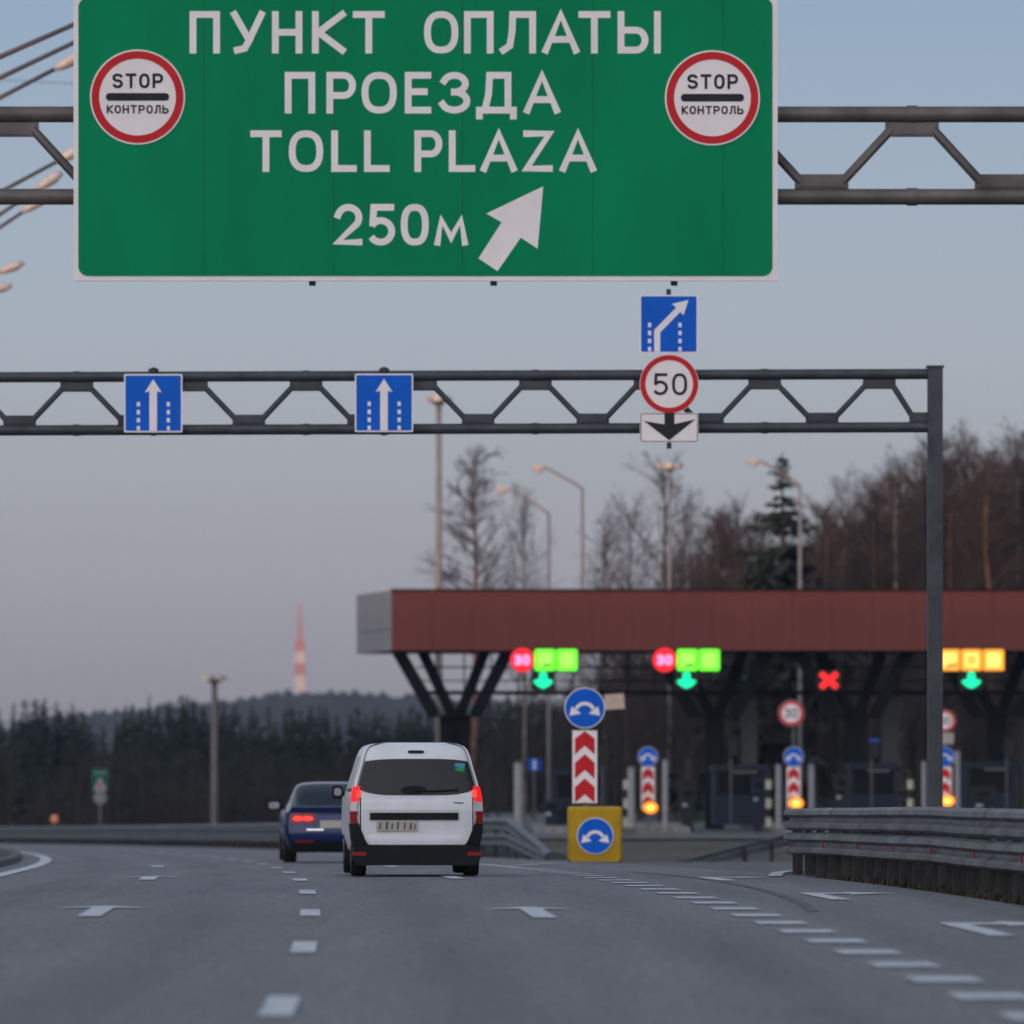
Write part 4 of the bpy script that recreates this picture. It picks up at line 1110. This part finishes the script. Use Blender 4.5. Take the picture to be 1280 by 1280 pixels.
bl_ = [(648, 262, 952, 11, 'pale bollard on the leftmost toll island, right of the white van'), (789, 261, 958, 9, 'pale bollard just left of the first amber beacon'), (831.5, 261.4, 949, 7, 'thin grey bollard right of the first amber beacon'),
       (973.5, 261, 955, 8, 'pale bollard left of the middle red chevron marker'), (1014.5, 262, 955, 8, 'pale bollard right of the middle red chevron marker'), (1155, 261, 951, 6, 'pale bollard just left of the gantry post'), (1197, 261, 938, 7, 'grey bollard right of the gantry post')]
for a in bl_: bollard(*a)
for cx, lb in ((783, 'black and cream striped post left of the first amber beacon'), (961, 'black and cream striped post left of the middle chevron marker'), (1138, 'black and cream striped post left of the gantry post')):
    bollard(cx, 262.5, 963, 8, lb, True)
def booth(cx, d, wd, py, label, screen=True):
    x = XP(cx, d); k = d / F; z0 = PZ + .24; h = ZP(py, d) - z0; w_ = wd * k
    root = empty('toll_booth', (x, d, z0), label, 'toll booth', None)
    m = MB(); m.box((0, 1.2, h * .25), (w_, 2.4, h * .5)); m.box((-w_ / 2 + .08, 1.2, h * .7), (.16, 2.4, h * .4)); m.box((w_ / 2 - .08, 1.2, h * .7), (.16, 2.4, h * .4)); m.build('cabin_wall', M['booth'], root)
    m = MB(); m.box((0, 1.2, h * .70), (w_ - .33, 2.3, h * .395)); m.build('window', M['glass'], root)
    m = MB(); m.box((0, 1.2, h * .95), (w_ + .16, 2.6, h * .10)); m.build('roof', M['booth'], root)
    m = MB(); m.box((.1 * w_, -.05, h * .88), (w_ * .45, .05, .10)); m.build('header_strip', M['pole_dark'], root)
booth(724, 270, 66, 962, 'dark blue toll booth behind the red chevron board over the yellow cushion')
booth(925, 272, 66, 956, 'dark blue toll booth between two dark columns, left of the closed lane')
booth(1092, 272, 60, 954, 'dark blue toll booth just left of the gantry post')
booth(1238, 272, 62, 952, 'dark blue toll booth at the right edge of the photo under the amber squares')
# payment terminals / camera boxes
for cx, py, lb in ((917, 935, 'black camera box on a post above the booth left of the closed lane'), (1093, 936, 'black camera box with blue top, above the booth left of the gantry post'), (1262, 934, 'black camera box near the right edge of the photo'), (756, 944, 'black camera box right of the tall red chevron board')):
    d = 268; x = XP(cx, d); z = ZP(py, d)
    root = empty('camera_box', (x, d, PZ + .24), lb, 'camera')
    m = MB(); m.box((0, 0, z - root.location.z), (.36, .4, .62)); m.build('housing', M['black'], root)
    m = MB(); m.tube((-.1, .1, 0), (-.1, .1, z - root.location.z), .05, n=8); m.build('post', M['column'], root)
    m = MB(); m.box((0, 0, z - root.location.z + .34), (.38, .42, .08)); m.build('hood', M['blue'] if cx == 1093 else M['black'], root)
# payment terminals and cabinets in the lanes
for i, (cx, d, wd, py, lb) in enumerate(((860, 268, 20, 984, 'dark payment terminal standing low between the first amber beacon and the booth'), (948, 267, 17, 972, 'dark payment terminal right of the booth, beside the middle striped post'),
        (1052, 268, 19, 968, 'dark payment terminal below the red cross light'), (690, 269, 24, 1003, 'low dark cabinet left of the yellow cushion'), (1230, 266, 30, 985, 'slanted dark blue terminal below the amber squares'))):
    k = d / F; x = XP(cx, d); z0 = PZ + .02; h = ZP(py, d) - z0; w_ = wd * k
    root = empty('payment_terminal', (x, d, z0), lb, 'terminal')
    m = MB(); m.box((0, .3, h * .5), (w_ * .7, .4, h)); m.box((0, .25, h * .86), (w_, .6, h * .28)); m.box((0, .25, h + .03), (w_ * 1.1, .7, .06)); m.build('cabinet', M['booth'] if i % 2 else M['black'], root)
    m = MB(); m.box((0, -.06, h * .86), (w_ * .55, .02, h * .12)); m.build('screen', M['glass'], root)
    m = MB(); m.box((-w_ * .2, -.06, h * .6), (w_ * .3, .02, .12)); m.build('slot_plate', M['backing'], root)
# back-of-plaza small things
root = empty('parking_sign', (XP(668, 300), 300, PZ), 'small blue square sign on a thin post, left of the red chevron board', 'road sign')
m = MB(); m.tube((0, .05, 0), (0, .05, ZP(950, 300) - PZ), .04, n=8); m.build('post', M['galv'], root)
m = MB(); k = 300 / F; zc = ZP(956, 300) - PZ; m.prism(rrect(-8 * k, 8 * k, zc - 7.5 * k, zc + 7.5 * k, .03), 0, .03); pn = m.build('panel', M['blue'], root)
m = MB(); m.prism([(-1.5 * k, zc - 6 * k), (1.5 * k, zc - 6 * k), (1.5 * k, zc + 6 * k), (-1.5 * k, zc + 6 * k)], -.004, .002); m.build('white_symbol', M['white'], pn)
M['cream_panel'] = mat('warm_panel', (.62, .46, .36), .5, var=.12)
root = empty('tilted_sign', (XP(735, 190), 190, ground(XP(735, 190), 190)), 'cream rectangular sign turned sideways, right of the tall blue split-arrow disc', 'road sign')
k = 190 / F; zc = ZP(877, 190) - root.location.z
m = MB(); m.tube((0, .12, -.1), (0, .12, zc), .05, n=8); m.build('post', M['galv'], root)
m = MB(); m.box((0, .09, zc), (60 * k, .04, .05)); m.box((33 * k, 0, zc), (26 * k, .03, 19 * k), rz=0, M=Matrix.Rotation(R(-4), 3, 'Y') @ Matrix.Rotation(R(20), 3, 'Z')); m.build('panel', M['cream_panel'], root)

# ------------------------------------------------------------------ street lamps and masts
def cobra(px_head, py_head, px_pole, d, label, base, arm_dy=26, grp='street lamps behind the toll plaza'):
    hp = at(px_head, py_head, d); xp = (px_pole - 640) * d / F; bz = base
    root = empty('street_lamp', (xp, d, bz), label, 'street lamp', grp)
    k = d / F; r = .085; top = hp.z - arm_dy * k - bz
    m = MB(); m.path([(0, 0, 0), (0, 0, top * .5), (0, 0, top)], [.11, .09, .07], 10); m.build('pole', M['pole'], root, smooth=True)
    dx = hp.x - xp; m = MB(); pts = []
    for i in range(9):
        t = i / 8; x = dx * max(0, t - .12 + .12 * (1 - t) ** 3 * 1.0) / .88; z = top + (arm_dy * k) * (t - .10 * (1 - t) ** 2 * t)
        pts.append((x, 0, z))
    m.path(pts, [.06] * 9, 8); m.build('arm', M['pole'], root, smooth=True)
    s_ = -1 if dx < 0 else 1; e = Vector(pts[-1])
    m = MB(); m.path([e + Vector((-s_ * .1, 0, 0)), e + Vector((s_ * .15, 0, .03)), e + Vector((s_ * .5, 0, .05)), e + Vector((s_ * .72, 0, .02))], [.05, .11, .12, .04], 10); m.build('lamp_head', M['lamp'], root, smooth=True)
    m = MB(); m.path([e + Vector((s_ * .15, 0, -.06)), e + Vector((s_ * .35, 0, -.16)), e + Vector((s_ * .6, 0, -.06))], [.05, .13, .05], 10); m.build('lens', M['lens_clear'], root, smooth=True)
cobra(683, 585, 728, 320, 'tall curved street lamp behind the canopy, taller of the two left of the 50 sign', PZ - .1, 26)
cobra(637, 612, 686, 320, 'tall curved street lamp behind the canopy, the lower of the two, farther left', PZ - .1, 30)
cobra(952, 577, 1000, 315, 'tall curved street lamp with a bright head beside the spruce', PZ - .1, 30)
def mast(px, py, d, wpx, label, heads=6, base=None, mt='pole'):
    x = (px - 640) * d / F; bz = ground(x, d) if base is None else base; k = d / F; h = ZP(py, d) - bz
    root = empty('light_mast', (x, d, bz), label, 'light mast')
    m = MB(); m.path([(0, 0, 0), (0, 0, h * .5), (0, 0, h)], [wpx * k * .62, wpx * k * .5, wpx * k * .4], 12); m.build('pole', M[mt], root, smooth=True)
    m = MB(); m.ring(0, 0, 0, .1, 0, .1, 8) if False else m.tube((0, 0, h - .1), (0, 0, h + .12), wpx * k * .9, n=12); m.build('head_ring', M['steel'], root)
    for i in range(heads):
        a = 2 * math.pi * i / heads + .4; R_ = 11 * k
        m = MB(); c = Vector((R_ * math.cos(a), R_ * math.sin(a), h + .12)); m.bar((0, 0, h), c, .07, .07)
        m.box(c + Vector((0, 0, .05)), (.42, .34, .26), rz=a); m.build('floodlight', M['lamp'], root)
mast(548.5, 503, 345, 9, 'tall pale floodlight mast rising behind the left part of the canopy')
mast(837, 587, 335, 4.5, 'slender light mast with a cluster of lamps, straight below the 50 sign')
mast(268, 851, 400, 9.5, 'thick grey light mast standing in front of the left forest', 5, mt='pole_dark')
# row of lamps whose arms reach in from the left edge
M['lamp_arm'] = mat('lamp_arm_paint', (.10, .095, .095), .5, .2, var=.2)
def left_lamp(d, p_far, p_head, label, grp='street lamps at the left edge'):
    a = at(*p_far, d); b = at(*p_head, d); t = (b - a).normalized(); px_ = a - t * 2.4
    gz_ = ground(px_.x, d)
    root = empty('street_lamp', (px_.x, d, gz_), label, 'street lamp', grp); o = root.location
    m = MB(); m.path([(0, 0, 0), (0, 0, (px_.z - gz_) * .5), (0, 0, px_.z - gz_)], [.14, .12, .09], 10); m.build('pole', M['pole'], root, smooth=True)
    m = MB(); m.path([px_ - o, a - o, b - o], [.055, .05, .045], 8); m.build('arm', M['lamp_arm'], root, smooth=True)
    m = MB(); m.path([b - o - t * .05, b - o + t * .12, b - o + t * .45, b - o + t * .72], [.05, .10, .14, .06], 10); m.build('lamp_head', M['lamp'], root, smooth=True)
left_lamp(126, (0, 71), (112, 22), 'uppermost street lamp arm, reaching behind the top left corner of the green sign')
left_lamp(134, (0, 97), (112, 44), 'street lamp arm reaching behind the green sign, second from the top')
left_lamp(142, (0, 122), (71, 85), 'street lamp with pale head touching the left side of the green sign, above the gantry')
left_lamp(156, (0, 240), (73, 201), 'street lamp with a pale head in the gantry opening, touching the green sign')
left_lamp(166, (0, 268), (47, 236), 'street lamp whose head shows between the gantry chords at the left edge')
left_lamp(174, (0, 284), (30, 264), 'street lamp whose head pokes out just below the lower gantry chord')
left_lamp(192, (-30, 352), (0, 340), 'street lamp head at the left edge, well below the near gantry')
left_lamp(205, (-45, 372), (-14, 364), 'street lamp head at the left edge, lowest of the row')
# thin wire
root = tag(MB().path([(-60 + i * 5, 240 + (i - 12) * .1, ZP(108 + (i * 5 - 44) * 1.3, 240) + .0 + .0004 * (i * 5 - 60) ** 2) for i in range(26)], .012, 5).build('overhead_wire', M['black']), 'thin overhead wire crossing the sky behind the near gantry', 'wire')

# signs beyond the left guard rail
d = 350; x = XP(125, d); gz_ = ground(x, d); k = d / F
root = empty('roadside_sign', (x, d, gz_), 'small green-topped sign with a white triangle and a disc below, beyond the left guard rail', 'road sign')
zz_ = lambda py: ZP(py, d) - gz_
m = MB(); m.tube((0, .08, -.1), (0, .08, zz_(962)), .06, n=8); m.build('post', M['galv_dark'], root)
m = MB(); m.prism([(-10 * k, zz_(989)), (10 * k, zz_(989)), (10 * k, zz_(960)), (-10 * k, zz_(960))], 0, .04); m.build('green_panel', mat('dull_sign_green', (.008, .085, .055), .6, var=.2), root)
m = MB(); m.prism([(-8.5 * k, zz_(988)), (8.5 * k, zz_(988)), (0, zz_(970))], -.02, .0); m.m = 1; m.prism([(-2.5 * k, zz_(985)), (2.5 * k, zz_(985)), (0, zz_(975))], -.025, -.018); m.m = 0
m.prism([(-8 * k, zz_(966.5)), (8 * k, zz_(966.5)), (8 * k, zz_(965)), (-8 * k, zz_(965))], -.01, 0); m.build('warning_triangle', [M['post_white'], M['red']], root)
m = MB(); m.prism(circle(0, zz_(997), 8 * k, 24), 0, .04); dd_ = m.build('disc', M['post_white'], root)
m = MB(); m.ring(0, zz_(997), 4.0 * k, 5.6 * k, -.005, .002, 24); m.build('disc_ring', M['black'], dd_)
root = empty('delineator_post', (XP(68, 372), 372, ground(XP(68, 372), 372)), 'post topped by a small warm glowing lamp, just above the left guard rail', 'lamp')
m = MB(); zc = ZP(1024, 372) - root.location.z; m.tube((0, 0, -.1), (0, 0, zc), .05, n=8); m.build('post', M['galv_dark'], root)
m = MB(); m.path([(0, -.05, zc - .2), (0, -.05, zc - .1), (0, -.05, zc + .12), (0, -.05, zc + .24)], [.10, .20, .19, .06], 12); m.build('lamp', mat('warm_lamp', (.3, .12, .07), .4, emit=(1, .32, .16), es=.28), root, smooth=True)

# ------------------------------------------------------------------ distant mast
d = 3000; k = d / F
x = XP(375, d); root = empty('broadcast_mast', (x, d, 8), 'distant red and white lattice mast on the wooded hill, lit by the low sun', 'mast')
zz_ = lambda py: ZP(py, d) - 8
def lattice(z0, z1, w0, w1, mt, r, n):
    m = MB()
    for i in range(n):
        a, b = z0 + (z1 - z0) * i / n, z0 + (z1 - z0) * (i + 1) / n
        wa, wb = (w0 + (w1 - w0) * i / n) / 2, (w0 + (w1 - w0) * (i + 1) / n) / 2
        ca = [(-wa, -wa), (wa, -wa), (wa, wa), (-wa, wa)]; cb = [(-wb, -wb), (wb, -wb), (wb, wb), (-wb, wb)]
        for q in range(4):
            q2 = (q + 1) % 4
            m.tube((*ca[q], a), (*cb[q], b), r, n=5); m.tube((*ca[q], a), (*cb[q2], b), r * .7, n=4); m.tube((*ca[q2], a), (*cb[q], b), r * .7, n=4)
            m.tube((*cb[q], b), (*cb[q2], b), r * .7, n=4)
    return m.build('lattice_section', mt, root)
ed = [930, 861, 845, 829, 815, 800]
for i in range(5): lattice(zz_(ed[i]), zz_(ed[i + 1]), (10.5 - .4 * i) * k, (10.1 - .4 * i) * k, (M['mast_white'], M['mast_white'], M['mast_red'], M['mast_white'], M['mast_red'])[i], .34, 4)
lattice(zz_(800), zz_(778), 5.0 * k, 4.4 * k, M['mast_red'], .2, 5); lattice(zz_(778), zz_(756), 4.4 * k, 2 * k, M['mast_red'], .18, 5)

# ------------------------------------------------------------------ trees
def bare_tree(seed, h, spread, trunk_r, n1, bark, up=.9, first=.28, dens=1.0):
    rg = random.Random(seed)
    tk, cr = MB(), MB()
    pts = []; x = y = 0.
    for i in range(9):
        t = i / 8; pts.append(Vector((x, y, h * t))); x += rg.gauss(0, .012) * h * .5; y += rg.gauss(0, .012) * h * .5
    tk.path(pts, [trunk_r * (1 - .93 * (i / 8) ** .9) + .008 for i in range(9)], 8)
    def pt(t):
        q = t * 8; i = min(int(q), 7); return pts[i].lerp(pts[i + 1], q - i)
    def limb(p, dv, ln, r, lev):
        n = 4; P = [p]; dcur = dv.copy()
        for i in range(n):
            dcur = (dcur + Vector((rg.gauss(0, .16), rg.gauss(0, .16), rg.gauss(.06 * up, .1)))).normalized()
            P.append(P[-1] + dcur * ln / n)
        cr.path(P, [r, r * .8, r * .6, r * .42, r * .2], 4 if lev < 2 else 3, cap=False)
        if lev >= 3: return
        m_ = int((7 if lev == 1 else 6) * dens + rg.random())
        for i in range(m_):
            t = .25 + .75 * rg.random(); q = t * n; j = min(int(q), n - 1); b = P[j].lerp(P[j + 1], q - j)
            dirn = (P[j + 1] - P[j]).normalized()
            side = Vector((rg.gauss(0, 1), rg.gauss(0, 1), rg.gauss(.15, .7))).normalized()
            limb(b, (dirn * .75 + side * .75).normalized(), ln * (.5 if lev == 1 else .48) * (1.15 - .4 * t) * rg.uniform(.7, 1.2), r * .5, lev + 1)
    for i in range(n1):
        t = first + (1 - first) * (i + rg.random()) / n1; t = min(t, .985); a = rg.random() * 6.283
        el = R(18 + 45 * t * up + rg.gauss(0, 9))
        ln = spread * h * (1.05 - .72 * ((t - first) / (1 - first)) ** 1.3) * rg.uniform(.65, 1.1) * (.55 + .45 * min(1, (t - first) / .15))
        limb(pt(t), Vector((math.cos(a) * math.cos(el), math.sin(a) * math.cos(el), math.sin(el))), ln, max(.024, trunk_r * .34 * (1.1 - t)), 1)
    root = empty('bare_tree', (0, 0, 0))
    tk.build('trunk', bark, root, smooth=True); cr.build('crown', M['twig'], root)
    return root
def spruce(seed, h, rad, layers, per, clumps, mt, name='spruce_tree', gap=0.0, first=.06, pw=.82, jit=.7):
    rg = random.Random(seed); tk, cr = MB(), MB()
    tk.path([(0, 0, 0), (0, 0, h * .5), (0, 0, h)], [h * .013 + .05, h * .008 + .03, .015], 7)
    for i in range(layers):
        t = first + (1 - first) * (i + rg.random() * .5) / layers; z = h * t
        if rg.random() < gap: continue
        rr = rad * ((1 - t) ** pw) * rg.uniform(.62, 1.15) + .05
        for b in range(per):
            z = h * min(.985, t + (1 - first) / layers * rg.uniform(-jit, jit))
            a = 6.283 * (b + rg.random() * .8) / per; ln = rr * rg.uniform(.62, 1.1); dr = -.22 - .35 * (1 - t)
            ca, sa = math.cos(a), math.sin(a); P = []
            for s_ in (0, .35, .7, 1):
                P.append(Vector((ca * ln * s_, sa * ln * s_, z + ln * (dr * s_ + .30 * s_ * s_))))
            cr.path(P, [.04, .03, .02, .01], 3, cap=False)
            for c in range(clumps):
                s_ = .18 + .82 * (c + rg.random()) / clumps
                o = P[0].lerp(P[-1], s_) + Vector((0, 0, ln * (-.07 * math.sin(s_ * 3.1))))
                L_ = (.30 + .26 * ln * (1.1 - s_)) * rg.uniform(.6, 1.4) * min(1, .30 + 1.9 * (1 - t))
                for sd_ in (-1, 1):
                    a2 = a + sd_ * rg.uniform(.5, 1.2); dv = Vector((math.cos(a2), math.sin(a2), rg.uniform(-.95, .05))) * L_
                    wv = Vector((-math.sin(a2), math.cos(a2), rg.uniform(-.5, .5))) * L_ * .27
                    cr.add([o - wv * .4, o + dv * .55 - wv, o + dv, o + dv * .55 + wv, o + wv * .4], [(0, 1, 2, 3, 4)])
    root = empty(name, (0, 0, 0)); tk.build('trunk', M['bark'], root, smooth=True); cr.build('crown', mt, root)
    return root

protoB = [bare_tree(11 + i, 14, (.26, .29, .30, .19, .27)[i], .17, (54, 50, 56, 84, 46)[i], (M['bark'], M['birch'], M['bark'], M['pine'], M['birch'])[i], up=(.9, 1.1, .8, .5, 1.2)[i], first=(.25, .35, .22, .45, .32)[i]) for i in range(5)]
protoT = bare_tree(40, 5, .42, .06, 22, M['bark'], up=1.2, first=.06, dens=.8)
protoS = [spruce(60 + i, 15, 2.6 + .4 * i, 30, 9, 6, (M['needle'], M['needle2'])[i % 2]) for i in range(3)]
protoN = spruce(73, 13, 5.3, 42, 7, 10, M['needle'], gap=.10, first=.03, pw=.98, jit=.45)
used = set()
def plant(proto, x, d, h, base_h, label, cat, group, rz_=None, sx=1.0):
    s_ = h / base_h; r_ = rnd.random() * 6.28 if rz_ is None else rz_
    loc = (x, d, ground(x, d) - .05)
    if proto in used:
        o = dup(proto, loc, r_, (s_ * sx, s_ * sx, s_))
    else:
        used.add(proto); o = proto; o.location = loc; o.rotation_euler = (0, 0, r_); o.scale = (s_ * sx, s_ * sx, s_)
        KIDS[proto] = [(c, list(c.children)) for c in proto.children]
    for key in ('group',):
        if key in o: del o[key]
    tag(o, label, cat, group); return o
def top_h(px, py, d):
    x = XP(px, d); return ZP(py, d) - ground(x, d)
# single trees seen over the canopy
for i, (px, py, d, pr, sx, lb) in enumerate([
    (592, 572, 365, 3, 1.0, 'bare tree with a reddish trunk beside the tall floodlight mast, behind the canopy'),
    (657, 640, 372, 1, .75, 'small slender bare tree between the red-trunked tree and the curved lamps'),
    (757, 652, 370, 0, .95, 'low bare tree just right of the taller curved street lamp'),
    (785, 640, 378, 2, 1.0, 'spreading bare tree left of the slender lamp cluster mast'),
    (832, 592, 360, 2, 1.05, 'bare tree directly behind the slender lamp cluster mast'),
    (862, 640, 370, 1, .9, 'bare tree immediately right of the slender lamp cluster mast')]):
    plant(protoB[pr], XP(px, d), d, top_h(px, py, d), 14, lb, 'tree', None, sx=sx)
plant(protoN, XP(978, 333), 333, top_h(978, 563, 333), 13, 'tall loose spruce standing out against the sky behind the canopy', 'spruce tree', None, sx=1.0)
plant(protoN, XP(1098, 372), 372, top_h(1098, 612, 372), 13, 'dark spruce half buried in the bare wood left of the gantry post', 'spruce tree', None, sx=.6)
# wood on the right
def wood_top(px):
    return interp([(745, 700), (800, 720), (880, 665), (920, 640), (960, 650), (1010, 640), (1060, 622), (1100, 600), (1150, 572), (1200, 540), (1260, 572), (1300, 545), (1450, 535)], px)
GW = 'bare trees of the wood behind the canopy'
n = 0
for row, (d, step) in enumerate(((345, 30), (360, 26), (376, 24), (392, 24), (410, 26))):
    px = 880 + rnd.random() * 20 - (40 if row > 2 else 0)
    while px < 1400:
        py = wood_top(px) + rnd.uniform(-6, 60) + (18 if row < 1 else 0) + (25 if 930 < px < 1020 else 0)
        plant(protoB[rnd.choice((0, 0, 2, 2, 3, 0, 2, 4) if row < 3 else (0, 2, 2))], XP(px, d), d + rnd.uniform(-5, 5), top_h(px, py, d), 14, 'leafless tree in the dense wood behind the right part of the canopy', 'tree', GW, sx=rnd.uniform(.85, 1.15))
        px += step * rnd.uniform(.7, 1.3)
for row, d in enumerate((385, 402, 418)):
    px = 905 + row * 9
    while px < 1400:
        plant(protoS[rnd.randrange(3)], XP(px, d), d, top_h(px, wood_top(px) + rnd.uniform(50, 120), d), 15, 'dark spruce deep inside the wood behind the canopy', 'spruce tree', 'dark spruces inside the right wood', sx=rnd.uniform(.8, 1.1))
        px += 30 * rnd.uniform(.7, 1.3)
# thicket behind the plaza, low in the picture
for d, p0, p1, step in ((330, 600, 1400, 22), (338, 760, 1400, 20), (352, 610, 1400, 18), (362, 770, 1400, 20)):
    px = p0
    while px < p1:
        py = (895 if px < 760 else 805) + rnd.uniform(-25, 60)
        plant(protoT, XP(px, d), d, top_h(px, py, d), 5, 'bare brown shrub in the thicket behind the toll booths', 'shrub', 'bare shrubs behind the toll plaza', sx=rnd.uniform(.6, .9))
        px += step * rnd.uniform(.7, 1.3)
# spruce forest on the left
def for_top(px):
    return interp([(-210, 874), (-60, 870), (0, 872), (60, 872), (100, 880), (135, 900), (160, 880), (200, 868), (260, 866), (300, 882), (380, 876), (420, 885), (470, 882), (530, 880), (620, 865), (700, 850), (760, 835), (800, 815), (900, 800)], px)
for row, (d, step, add) in enumerate(((486, 17, 40), (498, 14, 20), (512, 12, 5), (528, 11, -4))):
    px = -210 + row * 7
    while px < (900 if row > 1 else 640):
        py = for_top(px) + add + rnd.expovariate(1 / 11.)
        plant(protoS[rnd.randrange(3)], XP(px, d), d + rnd.uniform(-5, 5), top_h(px, py, d), 15, 'dark spruce in the forest beyond the left guard rail', 'spruce tree', 'spruces of the left forest', sx=rnd.uniform(.75, 1.15))
        px += step * rnd.uniform(.65, 1.35)
px = -200
while px < 660:
    d = rnd.uniform(462, 478)
    plant(protoB[rnd.choice((0, 2))], XP(px, d), d, top_h(px, rnd.uniform(935, 985), d), 14, 'low bare tree along the front edge of the left forest', 'tree', 'bare trees fronting the left forest', sx=rnd.uniform(1.0, 1.5))
    px += 21 * rnd.uniform(.7, 1.3)
